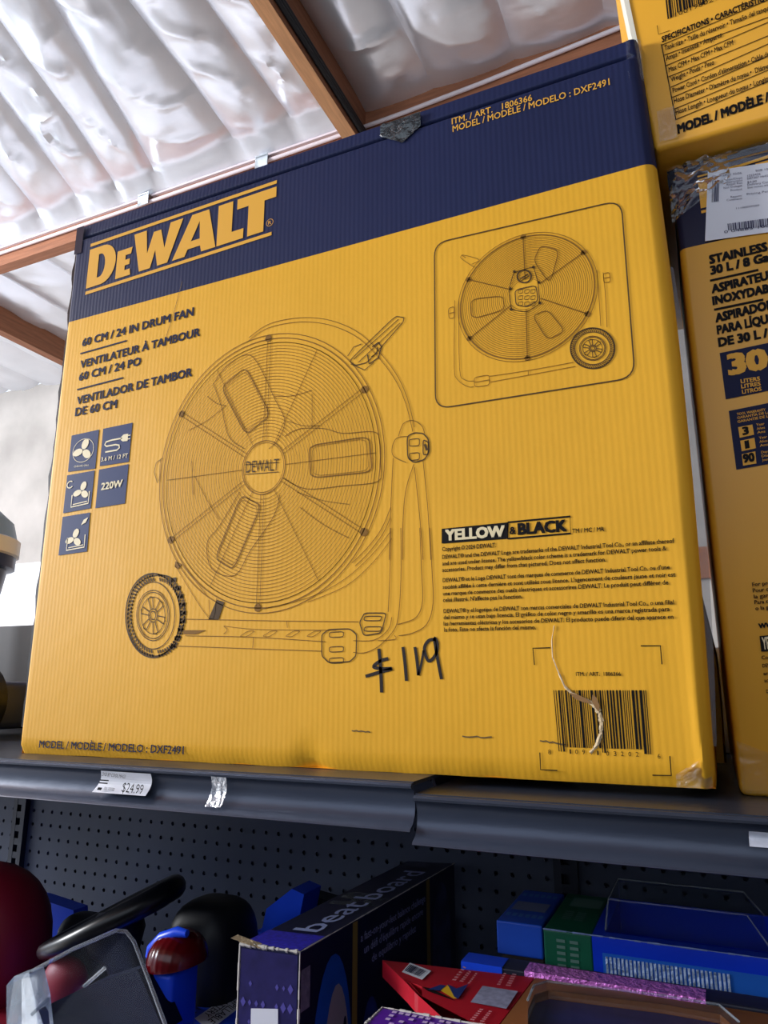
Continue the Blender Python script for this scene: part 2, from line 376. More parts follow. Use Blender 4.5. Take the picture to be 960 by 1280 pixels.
def upright(x):
    mb = MB(); w_ = 0.034; y = 0.488
    mb.box((x - w_ / 2, y, FZ), (x - 0.006, y + 0.03, 0.02)).box((x + 0.006, y, FZ), (x + w_ / 2, y + 0.03, 0.02))
    z = FZ + 0.02
    while z < 0.0: mb.box((x - 0.006, y + 0.0005, z), (x + 0.006, y + 0.004, z + 0.012)); z += 0.0254
    mb.cur = 1; mb.box((x - 0.006, y + 0.02, FZ), (x + 0.006, y + 0.026, 0.0))
    return mb.build('upright', [DARKM, DARKM], unit)
for x in (-0.5615, 0.5465, 1.655, -1.655): upright(x)
# shelf decks with a concave price channel along the front
def deck(name, x0, x1, z, yf, label):
    t = thing(name, label, 'shelf', ((x0 + x1) / 2, 0.2, z - 0.03))
    d = MB(); d.sweepx([(yf + 0.004, z), (0.486, z), (0.486, z - 0.03), (0.483, z - 0.03), (0.483, z - 0.003), (yf + 0.004, z - 0.003)], x0, x1)
    d.build('deck', STEEL, t)
    pf = [(yf + 0.006, z - 0.0005), (yf, z - 0.001), (yf - 0.002, z - 0.003), (yf - 0.001, z - 0.005), (yf + 0.004, z - 0.007), (yf + 0.007, z - 0.012), (yf + 0.0075, z - 0.02), (yf + 0.006, z - 0.027), (yf + 0.002, z - 0.033), (yf - 0.004, z - 0.036), (yf - 0.005, z - 0.038)]
    pb_ = [(y + 0.0022, zz - 0.0008) for y, zz in pf[::-1]]
    MB().sweepx(pf + pb_, x0, x1).build('price_channel', STEEL, t, smooth=True)
    for xb in (x0 + 0.012, x1 - 0.012):
        MB().prism([(xb - 0.001, 0.485, z - 0.004), (xb - 0.001, 0.485, z - 0.11), (xb - 0.001, 0.44, z - 0.105), (xb - 0.001, 0.05, z - 0.03), (xb - 0.001, 0.03, z - 0.004)], (0.003, 0, 0)).build('bracket', DARKM, t)
    return t
SL = deck('shelf_deck', -0.575, XJ, 0.0, -0.05, 'grey steel shelf deck carrying the big fan box, with a price tag')
SR = deck('shelf_deck', XJ + 0.003, 1.63, -0.0088, -0.053, 'grey steel shelf deck under the two stacked vacuum boxes')
deck('shelf_deck', -1.64, -0.578, 0.0, -0.05, 'grey steel shelf deck carrying the wheeled cooler')
for a, b in ((-1.64, -0.578), (-0.575, XJ), (XJ + 0.003, 1.63)):
    pass
deck('lower_shelf_deck', -0.575, XJ, LZ, -0.14, 'lower grey shelf deck holding the ride-on toy')
deck('lower_shelf_deck', XJ + 0.003, 1.63, LZ, -0.14, 'lower grey shelf deck holding the blue and green toy box')
deck('lower_shelf_deck', -1.64, -0.578, LZ, -0.14, 'empty lower grey shelf deck below the cooler')

# price tag and tape bits on the channels
K = Face('y', -0.0525, 0, 880, 3.0)
def bent_tag(c4, name, matl, ph=0.001, n=8):
    mb = MB()
    def fn(u, v): p = bil(c4, u, v); return (p.x, p.y + 0.010 * math.sin(math.pi * v) * 0.5, p.z)
    mb.grid(fn, 3, n); mb.flat = True; return mb
c4 = [K(378, 250), K(565, 262), K(545, 345), K(345, 330)]
pt = thing('price_tag', 'white paper price tag reading 24.99 on the shelf channel', 'price tag', c4[3])
bent_tag(c4, 'tag', WHITE).build('tag_paper', WHITE, pt)
pr = Print((0, -0.0012, 0))
text3(pr, '$24.99', bil(c4, .56, .88), bil(c4, .95, .92), Vector((0, 0.002, 0.0085)), 0.0)
text3(pr, 'DIGI BY COOL MAGS', bil(c4, .08, .22), bil(c4, .55, .27), Vector((0, 0.001, 0.0032)), 0.0)
for v in (.42, .55): pr.line([bil(c4, .08, v), bil(c4, .25, v)], 0.0012)
pr.poly([bil(c4, .1, .75), bil(c4, .18, .76), bil(c4, .17, .88), bil(c4, .09, .87)])
text3(pr, '000 000000', bil(c4, .22, .86), bil(c4, .42, .88), Vector((0, 0.001, 0.003)), 0.0)
pr.build('print', BLACK, pt)
c5 = [K(792, 272), K(847, 276), K(826, 388), K(768, 384)]
o = bent_tag(c5, 'tape', TAPE).build('tape_strip', clear('cloudy_tape', rough=0.2, haze=0.35, hazecol=(.7, .78, .9, 1), bump=0.5, bscale=120))
tag(o, 'cloudy strip of clear tape left on the shelf channel', 'tape')
K2 = Face('y', -0.056, 480, 900, 2.0)
c6 = [K2(912, 278), K2(990, 284), K2(990, 322), K2(914, 316)]
o = bent_tag(c6, 'tape', WHITE).build('label_remnant', mat('torn_label', srgb(190, 196, 210), 0.6, var=0.3, vscale=60)); tag(o, 'torn pale label remnant on the shelf channel below the vacuum boxes', 'label')

# ------------------------------------------------------------------ big fan carton
W, H, D = 0.76, 0.716, 0.40
FC = thing('fan_carton', 'large yellow and navy drum fan carton with a handwritten 119 price', 'box', (W / 2, D / 2, 0))
F = lambda x, y: at(x, y, 'y', 0.0)
ZB = (F(85, 407).z + F(815, 197.5).z) / 2      # navy / yellow border
TOPZ = H - 0.021
def bow(z): return 0.008 * math.sin(math.pi * min(1, max(0, z / H)))
def carton_front():
    mb = MB(); nx, nz = 76, 72
    def fn(u, v):
        z = H * v; x = W * u; y = 0.0
        # rounded vertical edges
        rr = 0.012
        if x > W - rr: a = (x - (W - rr)) / rr; y += rr * (1 - math.sqrt(max(0, 1 - a * a)))
        if x < 0.006: a = (0.006 - x) / 0.006; y += 0.006 * (1 - math.sqrt(max(0, 1 - a * a)))
        x += bow(z) * u ** 12
        # crushed fold near the right edge
        e = math.exp(-((x - 0.7535 - 0.004 * noise.noise((z * 9, 1, 1))) / 0.003) ** 2) * max(0, 1 - z / 0.26); y -= 0.0022 * e
        # soft crush of the bottom edge
        if z < 0.013: b_ = (0.013 - z) / 0.013; y += 0.006 * b_ * b_ + 0.002 * b_ * noise.noise((x * 30, 2, 2))
        if z < 0.03: y += 0.006 * math.exp(-((x - 0.40) / 0.012) ** 2) * (1 - z / 0.03)
        gf = min(1, max(0, (W - .003 - x) / .01)); y += gf * 0.0055 * math.exp(-((z - TOPZ) / 0.0022) ** 2)
        if z > TOPZ: y += gf * (0.0015 + 0.08 * (z - TOPZ))
        zz = z
        if v == 0: zz += 0.0015 * abs(noise.noise((x * 14, 5, 5)))
        return (x, y, zz)
    us = [i / nx for i in range(nx + 1)]; zs = sorted(set([i / nz for i in range(nz + 1)] + [ZB / H] + [(TOPZ + .001 * k) / H for k in range(-5, 6)]))
    us = sorted(set(us + [1 - 0.012 / W * k / 6 for k in range(7)] + [0.006 / W * k / 4 for k in range(5)]))
    vs = [fn(u, v) for v in zs for u in us]; n = len(us)
    for j in range(len(zs) - 1):
        mb.cur = 1 if zs[j] * H >= ZB - 1e-6 else 0
        k0 = len(mb.v)
        if j == 0: base = 0; mb.v += vs
        mb.f += [(j * n + i, j * n + i + 1, (j + 1) * n + i + 1, (j + 1) * n + i) for i in range(n - 1)]; mb.mi += [mb.cur] * (n - 1)
    return mb
cf = carton_front()
y1 = D
for (za, zb, mi) in ((0.0, ZB, 0), (ZB, H, 1)):
    cf.cur = mi; ns = 16
    def side(x, y, z): return x + (bow(z) * (1 - y / D) + 0.002 * math.sin(math.pi * min(1, (y - 0.012) / (D - 0.012))) - .016 * (z / H) ** 3 * min(1, (y - .012) / .004 + .4) if x > 0.5 else 0)
    for X in (0.0, W):
        yo = 0.012 if X else 0.006
        cf.grid(lambda u, v: (side(X, yo + (y1 - yo) * u, za + (zb - za) * v), yo + (y1 - yo) * u + (0.0 if zb < H else 0), za + (zb - za) * v), 12, 8)
    cf.add([(0, y1, za), (W, y1, za), (side(W, y1, zb), y1, zb), (0, y1, zb)], [(0, 1, 2, 3)])
cf.cur = 0; cf.add([(0, 0.006, 0.0005), (W, 0.006, 0.0005), (W, y1, 0), (0, y1, 0)], [(0, 1, 2, 3)])
cf.cur = 1; cf.add([(0, 0.006, H), (W - .001, 0.009, H), (W - .016, .02, H), (W - .016, y1, H), (0, y1, H)], [(0, 1, 2, 3, 4)])
body = cf.build('carton_body', [YEL, NAVY], FC, smooth=True)
# dark ragged strip along the left rear edge
rg = MB()
def fn(u, v): return (-0.011 - 0.005 * noise.noise((v * 22, 3, 1)) if u < 0.5 else 0.004, 0.010, 0.03 + (H - 0.05) * v)
rg.grid(fn, 1, 50); rg.box((0.0005, 0.012, 0.03), (0.002, 0.03, H - 0.03)); rg.build('edge_strip', BLKP, FC)
MB().add([(0.0, -0.0009, H - 0.045), (0.014, -0.0009, H - 0.045), (0.014, -0.0009, H - 0.002), (0.0, -0.0009, H - 0.002)], [(0, 1, 2, 3)]).build('corner_patch', mat('dark_navy_tape', srgb(22, 26, 50), 0.3), FC)
# logo
pl = Print(); L4 = [F(113.2, 313.2), F(347.2, 233.5), F(336.5, 288.5), F(108.7, 360.5)]
zt0 = F(113.2, 312.5).z; zt1 = F(347.2, 233).z; zb0 = F(108.5, 361).z; zb1 = F(335, 287.5).z
xa = F(110, 340).x; xb = F(345, 260).x
def LG(u, v): return Vector((xa + (xb - xa) * u, 0, (zb0 + (zb1 - zb0) * u) * (1 - v) + (zt0 + (zt1 - zt0) * u) * v))
def arc(cx, cy, rx, ry, a0, a1, n=10): return [(cx + rx * math.cos(math.radians(a0 + (a1 - a0) * i / n)), cy + ry * math.sin(math.radians(a0 + (a1 - a0) * i / n))) for i in range(n + 1)]
logo = [
    [[(0, 0), (.075, 0)] + arc(.085, .5, .08, .5, -90, 90, 14) + [(.075, 1), (0, 1)], [(.06, .2)] + arc(.072, .5, .03, .3, -90, 90, 10) + [(.06, .8)]],
    [[(.172, 0), (.258, 0), (.252, .16), (.222, .16), (.222, .28), (.248, .28), (.248, .42), (.222, .42), (.222, .54), (.252, .54), (.258, .70), (.172, .70)]],
    [[(.262, 1), (.332, 1), (.345, .40), (.374, .9), (.414, .9), (.44, .40), (.464, 1), (.532, 1), (.462, 0), (.407, 0), (.390, .42), (.368, 0), (.307, 0)]],
    [[(.487, 0), (.553, 0), (.567, .16), (.632, .16), (.640, 0), (.712, 0), (.668, 1), (.580, 1)], [(.582, .34), (.628, .34), (.622, .78)]],
    [[(.717, 0), (.848, 0), (.848, .24), (.79, .24), (.79, 1), (.717, 1)]],
    [[(.812, 1), (1, 1), (1, .75), (.945, .75), (.945, 0), (.868, 0), (.868, .75), (.812, .75)]]]
for lt in logo: pl.loops([[LG(*p) for p in lp] for lp in lt])
for a, b in ((1.075, 1.155), (-.155, -.075)):
    pl.poly([LG(0, a), LG(1 if a > 0 else .985, a), LG(1 if a > 0 else .985, b), LG(0, b)])
c = F(337.5, 278.5); pl.line([c + Vector((.0048 * math.cos(t), 0, .0048 * math.sin(t))) for t in [i * math.pi / 10 for i in range(20)]], .0006, closed=True)
text3(pl, 'R', c + Vector((-.0022, 0, -.0025)), c + Vector((.0022, 0, -.0025)), Vector((0, 0, .005)), 0.0)
K = Face('y', 0, 480, 0, 2.0)
pl.build('brand_logo', GOLD, FC, label='gold block letter logo between two gold bars')
pm = Print(); K.text(pm, 'ITM. / ART.   1806366', (170, 312), (371, 252), 15, .015); K.text(pm, 'MODEL / MODÈLE / MODELO : DXF2491', (172, 331), (565, 213), 16, .015)
pm.build('model_print', GOLD, FC)
# product titles
K = Face('y', 0, 60, 200, 3.0); pt_ = Print()
for txt, a, b, cp in (('60 CM / 24 IN DRUM FAN', (128, 700), (547, 583), 28), ('VENTILATEUR À TAMBOUR', (121, 782), (571, 659), 28), ('60 CM / 24 PO', (116, 829), (349, 768), 28), ('VENTILADOR DE TAMBOR', (108, 918), (541, 810), 29), ('DE 60 CM', (102, 961), (259, 929), 29)):
    K.text(pt_, txt, a, b, cp, .030)
pt_.line([K(122, 727), K(296, 678)], .0022); pt_.line([K(110, 862), K(283, 817)], .0022)
pt_.build('product_title', INK, FC); pt_ = Print()
Kb = Face('y', 0, 0, 880, 3.0); Kb.text(pt_, 'MODEL / MODÈLE / MODELO : DXF2491', (147, 163), (690, 188), 28, .02)
pt_.build('model_number_print', INK, FC)
# feature icons
K = Face('y', 0, 60, 500, 5.333); sq = Print(); ic = Print((0, -0.0011, 0))
sqs = [[(160, 238), (343, 198), (317, 458), (135, 480)], [(370, 193), (566, 152), (540, 413), (347, 442)], [(130, 503), (313, 470), (287, 722), (103, 756)], [(343, 465), (540, 428), (515, 690), (318, 722)], [(100, 780), (283, 750), (262, 1010), (72, 1037)]]
for q in sqs: K.quad(sq, q)
sq.build('feature_icon_panel', mat('blue_ink', srgb(38, 54, 100), 0.5, spec=.2), FC)
def fanicon(c4, cx, cy, r):
    for k in range(3):
        a = math.radians(75 + 120 * k); c = (cx + .55 * r * math.cos(a), cy - .45 * r * math.sin(a))
        pts = []
        for i in range(18):
            t = i / 18 * 2 * math.pi; x = .5 * r * math.cos(t); y = .34 * r * math.sin(t)
            pts.append(bil(c4, c[0] + (x * math.cos(a) - y * math.sin(a)), c[1] - (x * math.sin(a) + y * math.cos(a)) * .78))
        ic.poly(pts)
Q = [[K(*p) for p in q] for q in sqs]
fanicon(Q[0], .5, .47, .36); fanicon(Q[2], .62, .50, .30); fanicon(Q[4], .52, .62, .30)
ic.line([bil(Q[0], .5 + .38 * math.cos(t / 24 * 6.283), .48 + .31 * math.sin(t / 24 * 6.283)) for t in range(24)], .0007, closed=True)
for c4, y0 in ((Q[2], .88), (Q[4], .90)):
    ic.line([bil(c4, .28, y0 - .32), bil(c4, .28, y0), bil(c4, .9, y0 - .02), bil(c4, .9, y0 - .34)], .0016)
    ic.line([bil(c4, .34, y0 - .06), bil(c4, .86, y0 - .08)], .0012)
ic.line([bil(Q[2], .16 + .11 * math.cos(t), .27 + .09 * math.sin(t)) for t in [.6 + i * .4 for i in range(13)]], .0014)
ic.poly([bil(Q[4], .72, .30), bil(Q[4], .80, .17), bil(Q[4], .96, .12), bil(Q[4], .88, .25)])
ic.line([bil(Q[1], *p) for p in ((.7, .36), (.35, .36), (.16, .38), (.12, .45), (.18, .50), (.5, .50), (.62, .53), (.64, .60), (.56, .65), (.16, .65))], .0020)
ic.poly([bil(Q[1], *p) for p in ((.66, .33), (.74, .27), (.90, .27), (.90, .46), (.74, .45), (.66, .40))]); ic.line([bil(Q[1], .9, .32), bil(Q[1], 1.0 - .02, .32)], .0014); ic.line([bil(Q[1], .9, .41), bil(Q[1], .98, .41)], .0014)
K.text(ic, '3.6 M / 12 FT', (358, 412), (536, 384), 26, .02); K.text(ic, '220W', (357, 602), (500, 578), 44, .03); K.text(ic, 'CHROME GRILL', (178, 452), (277, 440), 11, 0)
ic.build('feature_icon', CREAM, FC)
# ----- fan line drawing
DKI = mat('dark_line_ink', srgb(84, 64, 40), 0.6, spec=.2)
dr = Print(); K = Face('y', 0, 190, 380, 2.595); K2 = Face('y', 0, 140, 660, 2.286)
def ell_fit(b):
    c = sum(b, Vector()) / 6
    A = Vector(); B = Vector()
    for i, p in enumerate(b):
        t = math.radians(90 - 60 * i); A += (p - c) * math.cos(t) / 3; B += (p - c) * math.sin(t) / 3
    return c, A, B
bolts = [K(378, 112), K(690, 278), K(687, 740), K2(417, 228), K(62, 765), K(97, 357)]
EC, EA, EB = ell_fit(bolts); HUB = K(362, 530)
def ring(r, cc=None, k=1.0, n=72, wd=.0006, a0=0, a1=360, pr=None):
    pr = pr or dr
    c = cc if cc else HUB + (EC - HUB) * min(1, r)
    full = a1 - a0 == 360
    pts = [c + EA * r * math.cos(math.radians(a0 + (a1 - a0) * i / n)) + EB * r * math.sin(math.radians(a0 + (a1 - a0) * i / n)) for i in range(n if full else n + 1)]
    pr.line(pts, wd, closed=full)
for i in range(31): ring(.235 + .73 * i / 30, wd=.00052)
ring(.2, wd=.0011); ring(.185, wd=.0007); ring(1.0, wd=.0011); ring(1.035, wd=.0009); ring(.965, wd=.0008)
for i, b in enumerate(bolts):
    t = math.radians(90 - 60 * i); d = EA * math.cos(t) + EB * math.sin(t); q = d.cross(Vector((0, 1, 0))).normalized() * .0022
    a = HUB + d * .2
    for s_ in (-1, 1): dr.line([a + q * s_, EC + d * .985 + q * s_], .0006)
    dr.poly([b + Vector((.0045 * math.cos(k * .7854), 0, .0045 * math.sin(k * .7854))) for k in range(8)])
for i in range(6):
    t = math.radians(60 - 60 * i + 2); d = EA * math.cos(t) + EB * math.sin(t); dr.line([HUB + d * .2, EC + d * .96], .0006)
def smooth_(pts, n=6):
    out = []; P = [pts[0]] + list(pts) + [pts[-1]]
    for i in range(1, len(P) - 2):
        for k in range(n):
            t = k / n; a, b, c, d = P[i - 1], P[i], P[i + 1], P[i + 2]
            out.append(tuple(.5 * (2 * b[j] + (c[j] - a[j]) * t + (2 * a[j] - 5 * b[j] + 4 * c[j] - d[j]) * t * t + (3 * b[j] - a[j] - 3 * c[j] + d[j]) * t ** 3) for j in (0, 1)))
    return out + [pts[-1]]
def pl_(Kf, pts, wd=.0009, closed=False): dr.line([Kf(*p) for p in (pts if closed or len(pts) < 3 else smooth_(pts, 4))], wd * .8, closed=closed)
def rnd(pts, n=5, f=.28):
    """rounds the corners of a closed outline"""
    out = []; N = len(pts)
    for i in range(N):
        a = Vector(pts[i - 1]); b = Vector(pts[i]); c = Vector(pts[(i + 1) % N]); p = b + (a - b) * f; q = b + (c - b) * f
        for k in range(n + 1): t = k / n; out.append(tuple(p * (1 - t) ** 2 + b * 2 * t * (1 - t) + q * t * t))
    return out
for r_ in ([(225, 270), (305, 205), (385, 360), (305, 425)], [(510, 460), (705, 430), (715, 545), (515, 565)], [(205, 825), (290, 620), (355, 655), (265, 862)]):
    pl_(K, rnd(r_, f=.18), .0016, True); cx = sum(p[0] for p in r_) / 4; cy = sum(p[1] for p in r_) / 4
    pl_(K, rnd([(cx + (x - cx) * .9, cy + (y - cy) * .9) for x, y in r_], f=.18), .0006, True)
pl_(K, [(200, 260), (240, 205), (305, 165), (345, 195), (400, 310), (432, 380), (410, 440), (380, 470)], .001); pl_(K, [(200, 260), (225, 330), (250, 430), (300, 470)], .001)
pl_(K, [(430, 430), (480, 405), (560, 405), (620, 420), (720, 415), (740, 450), (742, 520), (735, 575), (620, 590), (500, 600), (425, 565)], .001)
pl_(K, [(285, 610), (220, 720), (180, 775), (195, 860), (270, 880), (320, 800), (395, 690), (415, 620)], .001)
for x0, y0, x1, y1_ in ((395, 300, 520, 280), (440, 380, 545, 395), (520, 290, 520, 400), (120, 410, 240, 330), (130, 510, 135, 620), (180, 300, 240, 330), (470, 610, 640, 650), (480, 660, 640, 760), (140, 560, 220, 700)):
    pl_(K, [(x0, y0), ((x0 + x1) / 2, (y0 + y1_) / 2 + 8), (x1, y1_)], .0008)
# rear rim of the drum
RIM = [(315, 110), (370, 70), (440, 50), (520, 45), (600, 60), (680, 100), (750, 170), (800, 240), (830, 310), (848, 380), (852, 400)]
pl_(K, RIM); pl_(K, [(x - 6, y + 14) for x, y in RIM]); pl_(K, [(775, 660), (745, 730), (700, 790), (650, 840)]); pl_(K, [(775, 690), (750, 745), (705, 805), (660, 850)])
pl_(K2, [(797, 10), (740, 80), (660, 150), (560, 200), (430, 232)], .0007); pl_(K2, [(800, 30), (745, 100), (670, 165), (560, 212)], .0007)
# handle
dk = Print()
dk_ = lambda Kf, pts, wd=.0012, c=False: dk.line([Kf(*p) for p in pts], wd * .8, closed=c)
dk_(K, rnd([(640, 185), (790, 40), (818, 45), (815, 60), (700, 190), (660, 200)], f=.2), .0012, True); dk_(K, [(655, 180), (800, 50)], .001); dk_(K, [(670, 190), (805, 62)], .001); dk_(K, [(700, 165), (705, 195), (735, 175), (745, 140), (735, 125), (715, 140)], .002); dk_(K, [(712, 172), (730, 160), (732, 140)], .0015)
dk_(K, [(635, 170), (655, 140), (680, 130)], .001); dk_(K, [(645, 195), (690, 215), (720, 190)], .001)
dk.build('drawing_handle', DKI, FC); dk = Print()
# side knob
dk_(K, rnd([(828, 430), (850, 418), (880, 420), (898, 440), (900, 480), (885, 505), (850, 515), (830, 500)], f=.3), .0016, True)
dk_(K, rnd([(835, 440), (868, 436), (868, 460), (835, 462)]), .001, True); dk_(K, rnd([(835, 485), (868, 482), (868, 505), (838, 508)]), .001, True); dk_(K, rnd([(880, 440), (898, 450), (896, 488), (880, 490)]), .0014, True)
dk_(K, [(885, 455), (893, 475)], .003)
pl_(K, [(800, 430), (815, 390), (845, 378), (875, 395), (885, 420)]); pl_(K, [(830, 430), (795, 435), (780, 465), (785, 495), (825, 515)])
dk.build('drawing_side_knob', DKI, FC); dk = Print()
# frame legs and base tubes
pl_(K, [(783, 500), (775, 660), (770, 830)]); pl_(K, [(850, 520), (825, 600), (815, 700), (813, 830)]); pl_(K, [(852, 530), (870, 700), (880, 830)]); pl_(K, [(880, 510), (895, 660), (905, 830)])
pl_(K2, [(797, 0), (795, 120), (790, 240)]); pl_(K2, [(826, 0), (826, 150), (818, 258), (800, 300), (760, 340), (720, 357), (690, 355)]); pl_(K2, [(880, 0), (885, 120), (888, 210), (870, 255), (830, 272), (815, 275)]); pl_(K2, [(908, 0), (915, 120), (918, 215), (900, 275), (860, 300), (820, 308)])
pl_(K2, [(195, 260), (500, 266), (705, 268)]); pl_(K2, [(210, 308), (400, 312), (610, 325)]); pl_(K2, [(180, 337), (400, 345), (600, 352)]); pl_(K2, [(500, 266), (502, 285)]); pl_(K2, [(405, 312), (403, 343)])
pl_(K2, [(320, 280), (330, 292), (320, 303)], .0008); pl_(K2, [(320, 280), (420, 290), (640, 292)], .0007)
for x in (365, 430, 495, 555): pl_(K2, rnd([(x, 310), (x + 25, 294), (x + 45, 294), (x + 20, 311)]), .0007, True)
pl_(K2, [(690, 322), (750, 320), (790, 290), (800, 255)], .0008); pl_(K2, [(760, 322), (810, 318), (808, 307)], .0008)
pl_(K2, [(180, 105), (280, 260), (300, 200)], .0008); pl_(K2, [(200, 105), (270, 190)], .0008); pl_(K2, [(278, 205), (280, 258)], .0008)
dk = Print()
for q in ([(600, 305), (620, 290), (680, 288), (700, 305), (698, 365), (680, 382), (620, 385), (600, 365)], [(708, 270), (722, 243), (785, 243), (770, 300), (720, 308)]):
    dk_(K2, rnd(q, f=.2), .0014, True)
for y in (298, 340, 372): dk_(K2, rnd([(622, y), (662, y - 2), (662, y + 13), (622, y + 15)]), .001, True)
for y in (252, 282): dk_(K2, rnd([(724, y), (772, y), (768, y + 13), (720, y + 13)]), .0011, True)
dk.build('drawing_clamps', DKI, FC); dk = Print()
# wheels
def wheel(Kf, cx, cy, rx, ry, tread_dx, wd):
    e = lambda k, n=40, dx=0: [(cx + dx + rx * k * math.cos(i / n * 6.2832), cy + ry * k * math.sin(i / n * 6.2832)) for i in range(n)]
    n = 60
    for i in range(n):
        a = i / n * 6.2832; b = a + .06
        for k0, k1, sh in ((.99, .92, 0), (.90, .82, .05)):
            dk.poly([Kf(cx + tread_dx * (1 if math.cos(a) > 0 else .2) * kk2 + rx * kk * math.cos(t), cy + ry * kk * math.sin(t)) for kk, kk2, t in ((k0, 1, a + sh), (k0, 1, b + sh), (k1, 1, b + sh + .03), (k1, 1, a + sh + .03))])
    for k, w_ in ((1.0, 1.6), (.80, .9), (.60, .8), (.55, .8), (.44, .7), (.16, 1), (.10, 1)): dk.line([Kf(*p) for p in e(k)], wd * w_, closed=True)
    for i in range(6):
        a = i / 6 * 6.2832 + .3
        dk.line([Kf(cx + rx * k * math.cos(a + s_), cy + ry * k * math.sin(a + s_)) for k, s_ in ((.18, -.25), (.42, -.2), (.46, 0), (.42, .2), (.18, .25))], wd)
    return e
wheel(K2, 118, 250, 78, 120, 14, .0011)
dk_(K2, rnd([(45, 240), (60, 170), (110, 135), (170, 135), (208, 200), (210, 270), (180, 340), (130, 370), (80, 355), (50, 310)], f=.4), .0016, True)
for i in range(9):
    t = i / 8; x = 160 + 44 * math.sin(math.pi * (.12 + .76 * t)); y = 150 + 190 * t
    dk.poly([K2(x - 8, y - 7), K2(x + 9, y - 9), K2(x + 8, y + 3), K2(x - 8, y + 5)])
dk.build('drawing_wheel', DKI, FC); dk = Print()
dk.poly([K2(300, 205), K2(322, 212), K2(305, 262), K2(276, 262)]); dr.poly([K2(205, 292), K2(270, 292), K2(240, 304), K2(205, 304)]); dr.poly([K2(182, 95), K2(200, 104), K2(190, 118), K2(180, 112)])
dk.build('drawing_rear_wheel', DKI, FC); dk = Print()
# left side knob
dk_(K, [(35, 500), (15, 515), (8, 545), (18, 580)], .0009); dk_(K, [(28, 505), (24, 575)], .0007)
dk.build('drawing_far_knob', DKI, FC); dk = Print()
text3(dk, 'DEWALT', K(305, 548), K(411, 540), Vector((0, 0, .0135)), -.004)
dk_(K, [(303, 522), (412, 514)], .001); dk_(K, [(303, 553), (412, 545)], .001)
dr.build('fan_line_drawing', LINE, FC, label='fine brown line drawing of a drum fan')
dk.build('drawing_hub_logo', DKI, FC); dr = Print(); dk = Print()
# ----- inset with the rear view
K = Face('y', 0, 530, 230, 3.4286)
ir = [(45, 255), (845, 70), (905, 830), (50, 965)]
cr = [K(*p) for p in ir]; fr = []
for i in range(4):
    a = cr[i - 1]; b = cr[i]; c = cr[(i + 1) % 4]; p = b + (a - b).normalized() * .016; q = b + (c - b).normalized() * .016
    for k in range(7): t = k / 6; fr.append(p * (1 - t) ** 2 + b * 2 * t * (1 - t) + q * t * t)
dk.line(fr, .0013, closed=True); dk.build('inset_frame', DKI, FC); dk = Print()
b2 = [K(425, 228), K(683, 295), K(700, 558), K(443, 747), K(195, 663), K(190, 410)]
EC, EA, EB = ell_fit(b2); HUB = K(437, 470)
for i in range(26): ring(.25 + .74 * i / 25, wd=.00045, n=60)
ring(1.0, wd=.001, n=60); ring(1.04, wd=.0006, n=60)
for b in b2: dr.poly([b + Vector((.003 * math.cos(k), 0, .003 * math.sin(k))) for k in range(6)]); dr.line([HUB + (b - HUB) * .25, b], .0009)
for r_ in ([(500, 265), (580, 285), (540, 430), (470, 330)], [(200, 495), (340, 480), (345, 540), (205, 580)], [(465, 565), (530, 540), (605, 630), (530, 670)]): pl_(K, rnd(r_), .0011, True)
dk_(K, rnd([(385, 380), (470, 355), (490, 425), (497, 515), (440, 550), (375, 540), (365, 450)], f=.2), .0009, True); dk_(K, rnd([(390, 455), (480, 435), (490, 500), (440, 528), (395, 520)], f=.25), .0012, True)
for x in (405, 432, 458):
    for y in (455, 482, 508): dk_(K, rnd([(x, y), (x + 19, y - 4), (x + 19, y + 12), (x, y + 16)]), .0007, True)
dk.line([K(430 + 30 * math.cos(i / 24 * 6.283), 397 + 27 * math.sin(i / 24 * 6.283)) for i in range(24)], .0016, closed=True); dk_(K, [(412, 408), (447, 387)], .0016); dk_(K, [(418, 415), (452, 394)], .0012)
dk.build('inset_motor', DKI, FC); dk = Print()
for p in ((388, 377), (470, 357), (493, 423), (497, 511), (374, 538), (371, 450)): dk.poly([K(p[0] + 7 * math.cos(k), p[1] + 7 * math.sin(k)) for k in range(6)])
dk.build('inset_motor_screws', DKI, FC); dk = Print(); wheel(K, 723, 705, 95, 87, 0, .0008)
for pts in ([(133, 500), (130, 780), (145, 840), (190, 870), (215, 868)], [(150, 498), (153, 790), (175, 840), (215, 845)], [(282, 825), (447, 800), (640, 765)], [(282, 850), (447, 820), (650, 782)], [(742, 370), (750, 480), (758, 610)], [(768, 380), (778, 480), (785, 615)], [(205, 345), (235, 325), (165, 305), (180, 318)], [(165, 305), (160, 320), (215, 358)], [(447, 800), (447, 820)]): pl_(K, pts, .0007)
for q in ([(215, 830), (280, 818), (282, 862), (218, 872)], [(768, 385), (795, 380), (800, 420), (772, 425)], [(105, 535), (130, 525), (130, 575), (108, 578)]): pl_(K, rnd(q), .0008, True); pl_(K, [((q[0][0] + q[3][0]) / 2, (q[0][1] + q[3][1]) / 2), ((q[1][0] + q[2][0]) / 2, (q[1][1] + q[2][1]) / 2)], .0008)
dr.build('inset_line_drawing', LINE, FC, label='fine brown line drawing of the rear of a drum fan')
dk.build('inset_wheel', DKI, FC)
